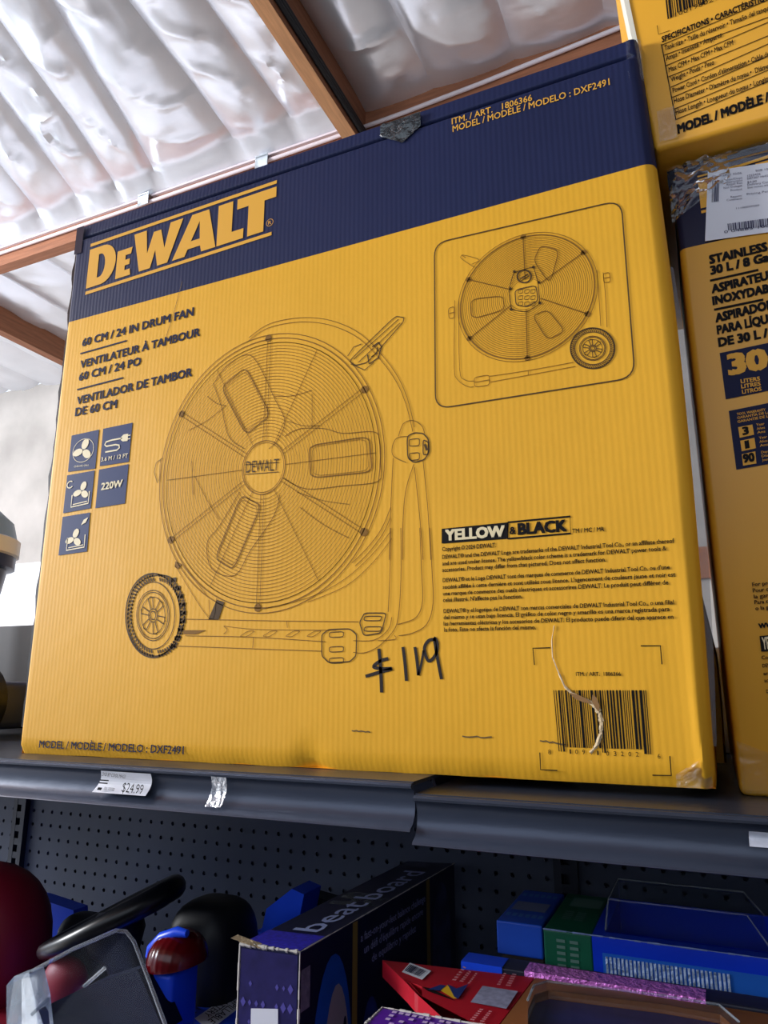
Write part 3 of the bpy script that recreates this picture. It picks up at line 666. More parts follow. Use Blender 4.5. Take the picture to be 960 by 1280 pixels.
# ----- yellow & black mark and the legal text
K = Face('y', 0, 530, 630, 2.824); bk = Print()
K.quad(bk, [(63, 88), (296, 65), (296, 123), (63, 140)])
fr_ = [K(296, 65), K(516, 44), K(518, 104), K(296, 123)]; bk.line(fr_ + [fr_[0]], .0016)
K.text(bk, '&', (303, 107), (325, 105), 25, .03); K.text(bk, 'BLACK', (332, 108), (506, 95), 38, .045); K.text(bk, 'TM / MC / MR', (524, 103), (637, 96), 15, .012)
lg = [('Copyright © 2024 DEWALT.', (65, 167), (255, 152)), ('DEWALT® and the DEWALT Logo are trademarks of the DEWALT Industrial Tool Co., or an affiliate thereof', (65, 194), (884, 137)),
      ('and are used under license. The yellow/black color scheme is a trademark for DEWALT power tools &', (65, 217), (856, 164)), ('accessories. Product may differ from that pictured. Does not affect function.', (65, 240), (643, 203)),
      ("DEWALT® et le Logo DEWALT sont des marques de commerce de DEWALT Industrial Tool Co. ou d'une", (67, 276), (868, 230)), ("société affiliée à cette dernière et sont utilisés sous licence. L'agencement de couleurs jaune et noir est", (67, 300), (888, 256)),
      ('une marque de commerce des outils électriques et accessorires DEWALT. Le produit peut différer de', (68, 323), (863, 284)), ("celui illustré. N'affecte pas la fonction.", (68, 346), (348, 333)),
      ('DEWALT® y el logotipo de DEWALT son marcas comerciales de DEWALT Industrial Tool Co., o una filial', (70, 385), (883, 354)), ('del mismo y se usan bajo licencia. El gráfico de color negro y amarillo es una marca registrada para', (70, 407), (868, 378)),
      ('las herramientas eléctricas y los accesorios de DEWALT. El producto puede diferir del que aparece en', (70, 429), (881, 405)), ('la foto. Esto no afecta la función del mismo.', (72, 451), (396, 442))]
for t_, a, b in lg: K.text(bk, t_, a, b, 14.5, .016)
bk.build('legal_text', BLACK, FC)
yb = Print((0, -.0011, 0)); K.text(yb, 'YELLOW', (76, 129), (287, 114), 36, .045); yb.build('yellow_word', CREAM, FC)
# ----- barcode, registration corners, handwriting, scuffs
K = Face('y', 0, 640, 770, 3.4286); bc = Print()
barcode(bc, [K(178, 318), K(575, 318), K(597, 592), K(201, 580)], 36, 4)
for q in ([(97, 210), (90, 138), (165, 136)], [(552, 128), (636, 127), (643, 207)], [(120, 585), (123, 658), (195, 662)], [(602, 682), (683, 683), (677, 600)]): bc.line([K(*p) for p in q], .0009)
K.text(bc, 'ITM. / ART.  1806366', (275, 256), (467, 256), 16, .012)
for ch, x, y in (('8', 156, 592), ('1', 248, 590), ('0', 272, 591), ('9', 302, 592), ('4', 333, 594), ('1', 366, 596), ('0', 405, 598), ('3', 437, 599), ('2', 468, 600), ('0', 500, 601), ('2', 532, 602), ('6', 625, 610)):
    K.text(bc, ch, (x, y), (x + (6 if ch == '1' else 12), y), 19, 0)
bc.build('barcode', BLACK, FC)
K = Face('y', 0, 140, 660, 2.286); mk = Print()
for s_, wd in (([(763, 345), (768, 400), (771, 470)], .0034), ([(790, 373), (765, 381), (748, 397), (775, 402), (800, 402), (765, 412), (725, 424)], .0032), ([(832, 340), (838, 390), (842, 437)], .0032), ([(866, 340), (872, 380), (876, 421)], .0030), ([(876, 421), (885, 385), (891, 350)], .0024), ([(925, 318), (905, 322), (893, 345), (905, 380), (925, 362), (930, 332), (922, 316), (930, 370), (942, 432)], .0030)):
    mk.line([K(*p) for p in smooth_(s_)], wd)
mk.build('handwritten_price', mat('marker_ink', srgb(30, 16, 14), 0.4), FC, label='price 119 handwritten in black marker')
sc = Print()
for a, b in (((440, 913), (463, 914.5)), ((578, 920), (615, 922)), ((675, 926), (707, 930))): 
    sc = Print(); sc.line([F(a[0] + (b[0] - a[0]) * i / 8, a[1] + (b[1] - a[1]) * i / 8) + Vector((0, 0, random.uniform(-.0007, .0007))) for i in range(9)], .0012)
    sc.build('scuff', mat('scuff', srgb(110, 86, 50), 0.8), FC)
sc = Print(); sc.line([F(*p) for p in ((228, 352), (222, 375), (215, 400), (205, 430))], .0006)
sc.build('scuff', mat('scuff', srgb(110, 86, 50), 0.8), FC)
K = Face('y', 0, 820, 600, 2.786)
# tear through the barcode: pale torn edge with a dark slit
cp = [(693, 782), (690, 800), (691, 822), (699, 842), (706, 858), (716, 868), (730, 874), (742, 880), (749, 890), (752, 902), (751, 918), (746, 932), (738, 941)]
te = MB(); pts = [F(*p) for p in cp]; wds = [.001, .0014, .002, .0024, .003, .0035, .004, .005, .005, .0045, .004, .003, .001]
for i in range(len(pts) - 1):
    a, b = pts[i], pts[i + 1]; t = (b - a).normalized(); q = Vector((-t.z, 0, t.x))
    for k in range(3):
        j0 = random.uniform(.5, 1.0); p0 = a + (b - a) * k / 3; p1 = a + (b - a) * (k + 1) / 3; w0 = wds[i] * j0; h = Vector((0, -.0016 * j0, 0))
        te.add([p0 - q * w0 * .5 + Vector((0, -.0008, 0)), p0 + h, p0 + q * w0 * .5 + Vector((0, -.0008, 0)), p1 - q * w0 * .5 + Vector((0, -.0008, 0)), p1 + h, p1 + q * w0 * .5 + Vector((0, -.0008, 0))], [(0, 1, 4, 3), (1, 2, 5, 4)])
te.build('torn_edge', PAPER, FC)
sl = Print((0, -.0018, 0)); sl.poly([F(*p) for p in ((712, 866), (722, 868), (733, 873), (741, 880), (730, 878), (720, 874))]); sl.poly([F(*p) for p in ((741, 868), (746, 872), (750, 882), (749, 890), (744, 884), (740, 876))])
sl.build('tear_slit', mat('bare_inner_board', srgb(150, 112, 70), 0.9), FC)
# crinkled clear tape at the lower right corner and on the top edge
def crinkle(fn, nu, nv, amp, sd):
    mb = MB(); mb.flat = True
    def g(u, v):
        p = Vector(fn(u, v)); n_ = noise.noise((u * 4 + sd, v * 4, sd)) + .5 * abs(noise.noise((u * 7 + v * 3, v * 6 + sd, 2))); return p + Vector((.2 * amp * n_, -amp * abs(n_) - .0006, .2 * amp * n_))
    mb.smooth = True; return mb.grid(g, nu * 2, nv * 2)
crinkle(lambda u, v: (.732 + .026 * u, .0 + (.006 * max(0, u - .7) / .3), .001 + .026 * v * (.35 + .65 * u)), 12, 10, .003, 3).build('corner_tape', TAPE, FC)
crinkle(lambda u, v: (W - .002 + bow(.03 + .44 * v) + .0095 * u * (.5 + .5 * math.sin(math.pi * v)), .03 + .004 * u, .03 + .44 * v), 4, 30, .0008, 6).build('side_tape', clear('grey_side_tape', rough=0.2, haze=0.45, hazecol=(.34, .34, .37, 1), gloss=1.5, bump=.4, bscale=50), FC)
crinkle(lambda u, v: (F(476, 150).x + .05 * u, -.0008, TOPZ + .017 - .034 * v * (1 - abs(u - .55))), 12, 8, .002, 9).build('top_tape', mat('dark_tape_scrap', srgb(36, 46, 52), .12, spec=.9, bump=.9, bscale=45), FC)
crinkle(lambda u, v: (W - .012 + .014 * u, .001 + .006 * u, H - .05 + .05 * v), 6, 10, .0015, 12).build('top_corner_tape', TAPE, FC)
# rear flap bulging past the right side
fl = MB(); Pb = [at(897, 820, 'y', .22), at(903, 880, 'y', .22), at(907, 940, 'y', .22), at(908, 953, 'y', .22)]
pts = [(W - .003, .22, Pb[0].z + .22), (W + .0005, .22, Pb[0].z + .1)] + [p[:] for p in Pb]
for i in range(len(pts) - 1):
    a, b = Vector(pts[i]), Vector(pts[i + 1])
    fl.add([(W - .012, .21, a.z), (a.x - .002, .212, a.z), (a.x, .222, a.z), (a.x - .002, .26, a.z), (W - .012, .27, a.z), (W - .012, .21, b.z), (b.x - .002, .212, b.z), (b.x, .222, b.z), (b.x - .002, .26, b.z), (W - .012, .27, b.z)], [(k, k + 1, k + 6, k + 5) for k in range(4)])
fl.build('side_flap', YEL, FC, smooth=True)

# ------------------------------------------------------------------ vacuum cartons on the right
VX0, VY, VZ0, VZ1 = 0.7775, 0.043, -0.0088, 0.588
V1 = thing('vacuum_carton', 'yellow and navy vacuum carton with a white shipping label, standing on the shelf', 'box', (1.0, 0.25, VZ0))
VB = at(849, 312, 'y', VY).z
vb = MB(); VW, VD = 0.44, 0.36
# yellow lower part, navy upper part of one printed board body
bm = bmesh.new(); bmesh.ops.create_cube(bm, size=1)
for v in bm.verts: v.co = Vector((VX0 + VW * (v.co.x + .5), VY + VD * (v.co.y + .5), VZ0 + (VZ1 - VZ0) * (v.co.z + .5)))
bmesh.ops.bevel(bm, geom=list(bm.edges), offset=.006, segments=3, profile=.5, affect='EDGES')
bmesh.ops.bisect_plane(bm, geom=bm.verts[:] + bm.edges[:] + bm.faces[:], plane_co=(0, 0, VB), plane_no=(0, 0, 1))
bm.verts.index_update(); vv = [v.co[:] for v in bm.verts]; fa = [[v.index for v in f.verts] for f in bm.faces]; up = [f.calc_center_median().z > VB for f in bm.faces]; bm.free()
vb.v = vv; vb.f = fa; vb.mi = [1 if u else 0 for u in up]
YEL2 = mat('yellow_card_satin', srgb(226, 164, 46), 0.38, var=0.04, vscale=5, bump=0.06, bscale=10)
vb.build('carton_body', [YEL2, mat('navy_card_satin', srgb(30, 32, 60), 0.4, var=.08, spec=.25)], V1, smooth=True)
K = Face('y', VY, 820, 280, 3.556); vt = Print()
for t_, a, b, cp in (('STAINLESS', (238, 178), (498, 118), 36), ('30 L / 8 Gal', (243, 226), (515, 162), 36), ('ASPIRATEUR', (248, 309), (535, 238), 36), ('INOXYDABLE', (252, 361), (555, 292), 36), ('ASPIRADOR', (265, 438), (525, 374), 37), ('PARA LÍQUIDOS', (272, 491), (610, 416), 37), ('DE 30 L /', (278, 546), (500, 502), 37)):
    K.text(vt, t_, a, b, cp, .05)
vt.line([K(240, 253), K(455, 205)], .0022); vt.line([K(258, 382), K(477, 337)], .0022)
vt.build('product_title', BLACK, V1)
pn = Print(); K.quad(pn, [(283, 575), (600, 508), (612, 720), (310, 780)]); K.quad(pn, [(323, 832), (640, 768), (655, 1040), (357, 1093)]); pn.build('info_panel', INK, V1)
pg = Print((0, -.0011, 0)); K.text(pg, '30', (322, 672), (503, 640), 86, .05)
for t_, a, b in (('LITERS', (377, 710), (463, 697)), ('LITRES', (379, 733), (466, 719)), ('LITROS', (383, 757), (470, 742))): K.text(pg, t_, a, b, 17, .03)
for t_, a, b in (('TOOL WARRANTY', (360, 853), (487, 832)), ('GARANTÍA DE LA HERRAMIENTA', (361, 869), (640, 820)), ("GARANTIE DE L'OUTIL", (363, 886), (560, 850))): K.text(pg, t_, a, b, 11, .02)
for q in ([(365, 905), (428, 893), (436, 938), (372, 952)], [(374, 965), (437, 952), (444, 998), (381, 1012)], [(381, 1025), (441, 1012), (446, 1066), (387, 1076)]): K.quad(pg, q)
for i, (x, y) in enumerate(((446, 900), (458, 958), (468, 1022))):
    for j, t_ in enumerate(('Year', 'Años', 'Ans') if i < 2 else ('Days', 'Días', 'Jours')): K.text(pg, t_, (x + 2 * j, y + 17 * j), (x + 36 + 2 * j, y - 6 + 17 * j), 11, .01)
pg.build('info_print', GOLD, V1)
pd = Print((0, -.0016, 0)); K.text(pd, '3', (385, 940), (414, 934), 32, .05); K.text(pd, '1', (396, 1000), (416, 996), 32, .05); K.text(pd, '90', (388, 1064), (440, 1054), 36, .05)
pd.build('warranty_number', BLACK, V1); pd = Print((0, -.0016, 0)); K = Face('y', VY, 820, 600, 2.786)
for t_, a, b in (('For product info', (335, 371), (478, 357)), ('Pour obtenir', (337, 392), (446, 381)), ('la garantie', (341, 413), (436, 403)), ('Para conocer', (343, 433), (450, 422)), ('o la garantía', (346, 454), (452, 443))): K.text(pd, t_, a, b, 13, .02)
K.text(pd, 'WWW.', (357, 517), (440, 508), 16, .05); K.quad(pd, [(360, 544), (470, 533), (476, 590), (366, 598)])
for t_, a, b in (('Copyright', (368, 625), (440, 618)), ('DEWALT and', (371, 653), (452, 646)), ('are used', (374, 680), (440, 674)), ('accessories', (377, 704), (455, 697)), ('DEWALT et', (384, 742), (455, 736)), ('une marque', (390, 768), (465, 762))): K.text(pd, t_, a, b, 12, .02)
pd.build('small_print', BLACK, V1)
K = Face('y', VY, 820, 160, 6.857); lg_ = Print()
K.quad(lg_, [(352, 415), (700, 318), (700, 335), (358, 428)]); K.quad(lg_, [(358, 445), (620, 372), (640, 630), (384, 692)]); K.quad(lg_, [(386, 712), (700, 640), (702, 655), (390, 735)]); K.quad(lg_, [(850, 310), (1100, 240), (1105, 260), (855, 328)]); K.quad(lg_, [(660, 335), (960, 235), (960, 262), (690, 345)])
lg_.build('logo_block', GOLD, V1)
yy = Print((0, -.0016, 0)); Face('y', VY, 820, 600, 2.786).text(yy, 'YELLOW', (372, 590), (462, 580), 40, .03); yy.build('yellow_word', CREAM, V1)
# clear wrap bunched on the top corner
wr = clear('clear_wrap', rough=0.12, haze=0.04, gloss=1.0, bump=0.15, bscale=40)
crinkle(lambda u, v: (VX0 - .004 + .055 * u, VY - .002 - .004 * math.sin(3 * u), VZ1 - .006 - .06 * v * (1 - .5 * u)), 14, 14, .006, 4).build('clear_wrap', wr, V1)
crinkle(lambda u, v: (VX0 + .03 + .4 * u, VY - .001, VZ1 - .002 - .018 * v), 30, 4, .003, 5).build('clear_wrap', wr, V1)
crinkle(lambda u, v: (VX0 + .002 + .05 * u, VY - .001, VZ0 + .003 + .04 * v * (1 - .5 * u)), 8, 10, .002, 8).build('clear_wrap', clear('thin_wrap', rough=.15, haze=.03, gloss=.7), V1)
# shipping label (a sticker lying on the carton)
ls = Print((0, -.0022, 0)); LC = [K(445, 385), K(1330, 250), K(1330, 850), K(420, 978)]
ST = thing('shipping_label', 'white printed shipping label stuck on the vacuum carton', 'label', LC[3])
lb = MB(); lb.add([p + Vector((0, -.0018, 0)) for p in LC] + [p + Vector((0, -.0012, 0)) for p in LC], [(0, 1, 2, 3), (4, 7, 6, 5), (0, 4, 5, 1), (1, 5, 6, 2), (2, 6, 7, 3), (3, 7, 4, 0)]); lb.build('label_paper', WHITE, ST)
lt_ = Print((0, -.0024, 0)); GR = mat('thermal_print', srgb(88, 90, 118), .6)
for t_, a, b in (('07/09/2025 10:06', (480, 440), (735, 405)), ('B2B 10-17', (855, 388), (1010, 366)), ('Disc/Dept', (597, 466), (740, 447)), ('Construction', (565, 492), (740, 468)), ('Retail Ret', (607, 507), (740, 490)), ('Not Delegat', (580, 535), (738, 513)), ('Product', (640, 556), (738, 543)), ('1223426', (783, 432), (895, 414)), ('DET307 HHG', (783, 455), (960, 430)), ('$4.00', (783, 487), (862, 476)), ('Delivery Can', (783, 508), (965, 483)), ('See notes am', (783, 533), (965, 508)), ('Reason:', (640, 612), (738, 598)), ('Pricing Par', (778, 588), (965, 562)), ('Comments', (607, 640), (738, 622))): K.text(lt_, t_, a, b, 17, 0)
K.text(lt_, '11100097000', (688, 708), (885, 680), 14, 0)
lt_.build('label_text', GR, ST)
lb2 = Print((0, -.0024, 0)); barcode(lb2, [K(612, 832), K(1110, 765), K(1115, 840), K(618, 890)], 40, 9, False); K.text(lb2, '0 04885 1003073', (585, 915), (1130, 838), 24, 0)
lb2.build('label_barcode', mat('dark_thermal_print', srgb(60, 62, 92), .6), ST); lb2 = Print((0, -.0024, 0)); barcode(lb2, [K(482, 468), K(540, 458), K(535, 640), K(478, 650)], 5, 3, False); lb2.build('label_barcode', mat('dark_thermal_print', srgb(60, 62, 92), .6), ST)

# upper carton
UY, UZ0, UZ1 = 0.014, 0.589, 0.97
V2 = thing('vacuum_carton', 'yellow vacuum carton printed with a specifications table, stacked on top', 'box', (1.0, 0.22, UZ0))
MB().hexa([(.7645, UY, UZ0), (1.21, UY, UZ0), (1.21, .42, UZ0), (.7655, .42, UZ0), (.736, UY, UZ1), (1.21, UY, UZ1), (1.21, .42, UZ1), (.737, .42, UZ1)], .005).build('carton_body', YEL2, V2, smooth=True)
K = Face('y', UY, 760, 0, 4.2667); ut = Print()
def spec(t_, a, x_end, cp, bold):
    # rows run parallel to the carton's bottom edge
    P0 = K(*a); P1 = K(x_end, 0); P1 = Vector((P1.x, P0.y, P0.z)); h = (K(a[0], a[1] - cp) - P0).length
    vs, fs = glyphs(t_, bold); x0 = min(v[0] for v in vs); x1 = max(v[0] for v in vs)
    text3(ut, t_, P0, P1, Vector((0, 0, h)), bold)
for t_, a, b, cp, bo in (('SPECIFICATIONS • CARACTÉRISTIQUES', (288, 228), (900, -20), 30, .03), ('Tank size • Taille du réservoir • Tamaño del tanque', (302, 272), (870, 52), 27, .012), ('Amps • Intensité • Amperes', (310, 327), (607, 198), 27, .012), ('Max CFM • Max CFM • Max CFM', (325, 388), (668, 240), 27, .012), ('Weight • Poids • Peso', (336, 440), (567, 345), 27, .012), ("Power Cord • Cordon d'alimentation • Cable de", (346, 498), (862, 300), 27, .012), ('Hose Diameter • Diamètre du tuyau •  Diámetro', (353, 553), (895, 352), 27, .012), ('Hose Length • Longueur du tuyau • Longitud', (362, 614), (880, 424), 27, .012), ('MODEL / MODÈLE / MODELO', (372, 715), (1130, 445), 48, .05)):
    K.text(ut, t_, a, b, cp, bo)
for i, (a, b) in enumerate((((285, 243), (880, -10)), ((300, 296), (880, 85)), ((310, 352), (880, 110)), ((322, 412), (880, 182)), ((333, 468), (880, 225)), ((343, 522), (880, 290)), ((350, 585), (880, 365)), ((360, 640), (880, 425)))): ut.line([K(*a), K(*b)], .0008)
ut.line([K(285, 238), K(362, 643)], .0009); ut.line([K(262, 138), K(270, 185), K(330, 165)], .0006)
barcode(ut, [K(300, -60), K(640, -180), K(660, -40), K(318, 105)], 26, 12); K.text(ut, '100198021', (360, 92), (580, 2), 22, 0)
ut.build('specification_print', BLACK, V2)
MB().hexa([(.7555 + .001, UY - .0012, .70), (.7600 + .001, UY - .0012, .70), (.7600 + .001, UY + .03, .70), (.7545, UY + .03, .70), (.7355, UY - .0012, UZ1 - .006), (.741, UY - .0012, UZ1 - .006), (.741, UY + .03, UZ1 - .006), (.7345, UY + .03, UZ1 - .006)]).build('edge_strip', mat('white_edge_strip', srgb(232, 226, 208), .4), V2)  # cream-white strip along the carton's upper left edge
crinkle(lambda u, v: (.770 + .016 * u, UY - .001, UZ0 + .006 + .036 * v), 6, 8, .0025, 15).build('tape_scrap', TAPE, V2)

# ------------------------------------------------------------------ things seen past the cartons
CO = at(-8, 910, 'z', 0.0); cx, cy = -0.80, 0.30
P = at(-30, 906, 'y', 0.22)
wc = thing('wheeled_cooler', 'navy wheeled cooler with a pale lid and white band on the far shelf end', 'cooler', (P.x, .22, 0))
def zpx(py): return at(0, py, 'y', .22).z
xr = at(16, 700, 'y', .22).x; R_ = 0.13; xc = xr - R_ - .066
MB().lathe([(.001, zpx(622) - .0), (R_ * .70, zpx(625)), (R_ * .90, zpx(640)), (R_ * .97, zpx(662)), (R_, zpx(664))], (xc, .22 + .0, 0)).build('lid', mat('pale_lid', srgb(128, 158, 196), .4), wc, smooth=True)
MB().lathe([(R_ * .98, zpx(662)), (R_ * 1.02, zpx(664)), (R_ * 1.02, zpx(683)), (R_ * .98, zpx(685))], (xc, .22, 0)).build('band', WHITE, wc, smooth=True)
NV = mat('navy_plastic', srgb(30, 40, 84), .35)
MB().lathe([(R_ * .98, zpx(684)), (R_ * .98, zpx(700)), (R_ * .88, zpx(702)), (R_ * .72, zpx(800)), (R_ * .62, .02), (.001, .02)], (xc, .22, 0)).build('cooler_body', NV, wc, smooth=True)
wz = .055
MB().lathe([(.001, -.02), (.048, -.02), (.055, -.014), (.055, .014), (.048, .02), (.03, .022), (.028, .012), (.001, .012)], (at(-38, 860, 'y', .12).x + .0, .13, wz), (0, -1, 0)).build('wheel', BLKP, wc, smooth=True)
wx = at(-38, 860, 'y', .12).x
MB().lathe([(.001, -.02), (.048, -.02), (.055, -.014), (.055, .014), (.048, .02), (.03, .022), (.028, .012), (.001, .012)], (wx, .31, wz), (0, 1, 0)).build('wheel', BLKP, wc, smooth=True)
MB().tube([(wx, .12, wz), (wx, .32, wz)], .012).build('axle', BLKM, wc, smooth=True)
MB().box((xc - .11, .155, .012), (wx + .015, .285, .085), .012).build('base_skirt', NV, wc, smooth=True)
MB().box((xc - .10, .18, 0), (xc - .06, .26, .02), .004).build('foot', BLKM, wc, smooth=True)
MB().tube([(xc - .02, .34, .06), (xc - .02, .345, .30), (xc - .02, .345, .33), (xc - .10, .345, .335), (xc - .10, .345, .30), (xc - .10, .34, .06)], .008).build('pull_handle', BLKM, wc, smooth=True)
MB().box((xc - .115, .27, .03), (xc + .0, .35, .07), .006).build('handle_mount', BLKM, wc, smooth=True)
a = at(45, 782, 'y', .55); 
gb = thing('grey_carton', 'dark grey carton standing behind the wheeled cooler', 'box', (a.x - .25, .4, 0))
MB().box((a.x - .62, .40, 0), (at(46, 790, 'y', .40).x, .482, at(20, 782, 'y', .40).z), .004).build('carton_body', mat('dark_grey_card', srgb(88, 88, 92), .6, var=.15), gb, smooth=True)
pr = Print(); text3(pr, 'XXXXX', at(14, 808, 'y', .40), at(36, 806, 'y', .40), Vector((0, 0, .012)), .02) if False else None
o = crinkle(lambda u, v: (-.012 + .010 * u, .05 + .02 * u, .0 + .035 * v * (1 - .4 * u)), 4, 6, .003, 2).build('plastic_scrap', mat('white_plastic', srgb(210, 214, 220), .3)); tag(o, 'scrap of white plastic beside the bottom corner of the fan carton', 'plastic')
# pale bundle glimpsed between the cartons
Pb = thing('wrapped_bundle', 'pale grey plastic-wrapped bundle behind the gap between the cartons', 'bundle', (.80, .452, -.0088))
mb = MB(); mb.ball((.772 + .028, .453, .06), (.09, .022, .0688), .45)
mb.v = [(x + .004 * noise.noise((x * 60, z * 40, 1)), max(.43, min(.478, y + .01 * noise.noise((x * 50, z * 50, 4)))), z) for x, y, z in mb.v]
mb.build('plastic_wrap', mat('pale_plastic', srgb(190, 198, 214), .25, bump=.8, bscale=30), Pb, smooth=True)
MB().box((.72, .446, -.0088), (.88, .462, -.002)).build('base_strip', mat('slate_plastic', srgb(60, 66, 92), .4), Pb)

# ------------------------------------------------------------------ ride-on toy on the lower shelf
TY = thing('ride_on_toy', 'blue ride-on toy vehicle with red seat, black steering wheel and clear windshield', 'ride-on toy', (-.05, .22, LZ))
# chassis and wheels
ch = MB(); ch.box((-.46, .05, LZ + .06), (.27, .44, -.385), .03); ch.build('chassis', BLUEP, TY, smooth=True)
for x in (-.34, .14):
    for y, s_ in ((.045, -1), (.445, 1)):
        MB().lathe([(.001, -.018), (.05, -.018), (.066, -.01), (.068, .012), (.05, .02), (.03, .02), (.028, .012), (.001, .012)], (x, y, LZ + .068), (0, s_, 0)).build('wheel', BLKM, TY, smooth=True)
# hood: raised blue deck under the windshield
h0 = at(175, 1283, 'z', -.315); h1 = at(300, 1226, 'z', -.315)
HZ = -.315
hood = MB(); hood.hexa([(h0.x - .0, .0, -.40), (.29, -.02, -.40), (.29, .42, -.40), (h1.x - .02, .42, -.40), (h0.x, .0, HZ), (.285, -.02, HZ), (.285, .41, HZ), (h1.x, .41, HZ)], .012); hood.build('hood', BLUEP, TY, smooth=True)
SB = MB(); SB.ball((-.285, .20, -.30), (.125, .075, .115), .8); SB.build('seat_backrest', REDP, TY, smooth=True)
MB().ball((-.20, .2, -.385), (.16, .12, .03), .6).build('seat_cushion', REDP, TY, smooth=True)
pa = at(45, 1122, 'y', .33); pb2 = at(92, 1138, 'y', .33)
MB().prism([(pa.x - .1, .33, -.40), (pb2.x + .03, .33, -.40), (pb2.x + .005, .33, pb2.z - .03), (pb2.x, .33, pb2.z), (pa.x, .33, pa.z), (pa.x - .1, .33, pa.z)], (0, .03, 0)).build('side_panel', BLUEP, TY)
pk = at(92, 1150, 'y', .29); MB().ball((pk.x + .02, .30, pk.z - .04), (.05, .03, .05), .7).build('dash_vent', BLKM, TY, smooth=True)
# steering wheel: ring, hub, spokes, column
wl = at(62, 1183, 'y', .14); wr_ = at(219, 1110, 'y', .14); wc_ = (wl + wr_) / 2; ex = (wr_ - wl).normalized(); ey = (wc_ - CAM).normalized(); ey = Vector((ey.x, ey.y, ey.z + .06)); ey = (ey - ex * ey.dot(ex)).normalized(); nz_ = ex.cross(ey).normalized(); RR = (wr_ - wl).length / 2 - .012
sw = MB(); sw.tube([wc_ + (ex * math.cos(t / 36 * 6.2832) + ey * .62 * math.sin(t / 36 * 6.2832)) * RR for t in range(36)], [.0115 + .0025 * math.cos(t / 36 * 6.2832) for t in range(36)], 12, True)
swo = sw.build('steering_wheel', BLKP, TY, smooth=True)
hb = MB(); hb.lathe([(.001, .012), (.03, .01), (.038, 0), (.036, -.02), (.022, -.04), (.02, -.12), (.001, -.12)], wc_ - nz_ * .008, nz_); hb.build('steering_column', BLKM, TY, smooth=True)
for a_ in (0, 130, 230):
    d = ex * math.cos(math.radians(a_)) + ey * .62 * math.sin(math.radians(a_)); MB().tube([wc_ + d * .02 - nz_ * .006, wc_ + d * RR], [.013, .009]).build('spoke', BLKP, swo, smooth=True)
# windshield: bent clear sheet
V = Vector
def ws(px, py, y): return at(px, py, 'y', y)
fl_ = [ws(8, 1290, .02), ws(8, 1232, .02), ws(18, 1220, .02), ws(36, 1216, .015), ws(44, 1250, .01), ws(48, 1290, .01)]
MB().prism(fl_, (0, .02, 0)).build('windshield_flange', clear('frosted_plastic', rough=.2, haze=.3, hazecol=(.5, .6, .7, 1), gloss=.8, bump=.2, bscale=30), TY)
sh = [ws(36, 1216, .015), ws(90, 1187, .03), ws(143, 1164, .05), ws(156, 1165, .055), ws(166, 1178, .055), ws(184, 1225, .045), ws(208, 1290, .03), ws(48, 1290, .01)]
mb = MB(); mb.prism(sh, (0, .004, 0)); mb.build('windshield', clear('clear_windshield', tint=(.94, .96, 1, 1), rough=.06, haze=.004, gloss=.12), TY)
MB().tube([p + V((0, .002, 0)) for p in sh[:7]], .0022, 8).build('windshield_rim', clear('clear_rim', rough=.15, haze=.15, gloss=1.0), TY, smooth=True)
for a_, b_ in (((105, 1233), (131, 1210)), ((40, 1268), (60, 1249))): MB().tube([ws(*a_, .028), ws(*b_, .03)], .002, 6).build('windshield_rib', MATS['clear_rim'], TY, smooth=True)
lw = [ws(48, 1262, .03), ws(110, 1232, .05), ws(172, 1212, .06), ws(205, 1290, .05), ws(60, 1300, .03)]
MB().prism(lw, (0, .03, 0)).build('dashboard', mat('dark_navy_plastic', srgb(12, 16, 44), .7, spec=.2), TY)
q = at(82, 1226, 'y', .11); MB().ball(q, (.032, .02, .028)).build('horn_button', REDP, TY, smooth=True)
# warning light on a blue post
a1 = at(188, 1188, 'y', .10); a2 = at(257, 1200, 'y', .10); mc = at(222, 1203, 'y', .10)
rot = Matrix.Rotation(math.radians(-8), 3, 'Y')
MB().ball((mc.x, .10, mc.z + .002), ((a2.x - a1.x) * .40, .036, .032), .9, zmin=-.10, rot=rot).build('red_light', REDG, TY, smooth=True)
MB().tube([at(*p, 'y', .088) for p in ((187, 1196), (190, 1186), (203, 1172), (222, 1165), (234, 1167))], [.005, .0065, .0065, .006, .004], 10).build('light_rim', BLUEP, TY, smooth=True)
p0 = at(201, 1203, 'y', .1); p1 = at(233, 1203, 'y', .1)
MB().box((p0.x, .075, HZ - .03), (p1.x, .125, p0.z), .006).build('light_post', BLUEP, TY, smooth=True)
# black pod and blue fin behind
pq0 = at(222, 1165, 'y', .24); pq1 = at(302, 1165, 'y', .24); pt2 = at(262, 1123, 'y', .24)
MB().ball(((pq0.x + pq1.x) / 2, .25, (pt2.z - .37) / 2), ((pq1.x - pq0.x) / 2 * 1.02, .055, (pt2.z + .37) / 2), .62).build('rear_pod', BLKM, TY, smooth=True)
fp = [at(*p, 'y', .335) for p in ((322, 1185), (333, 1136), (365, 1111), (380, 1118), (372, 1160), (352, 1200))]
MB().prism(fp, (0, .05, 0)).build('fin', BLUEP, TY)
fb = [at(*p, 'y', .39) for p in ((366, 1112), (418, 1128), (428, 1150), (428, 1230), (340, 1230))]
MB().prism(fb, (0, .03, 0)).build('fin_backing', BLKM, TY)
MB().box((fp[0].x - .01, .34, -.40), (fp[0].x + .05, .38, fp[0].z + .02), .004).build('fin_post', BLUEP, TY)
hz = Vector((0, 0, .0006))
ph = Print((0, 0, .0008)); b0 = at(226, 1279, 'z', HZ); b1 = at(297, 1230, 'z', HZ); t0 = at(224, 1262, 'z', HZ)
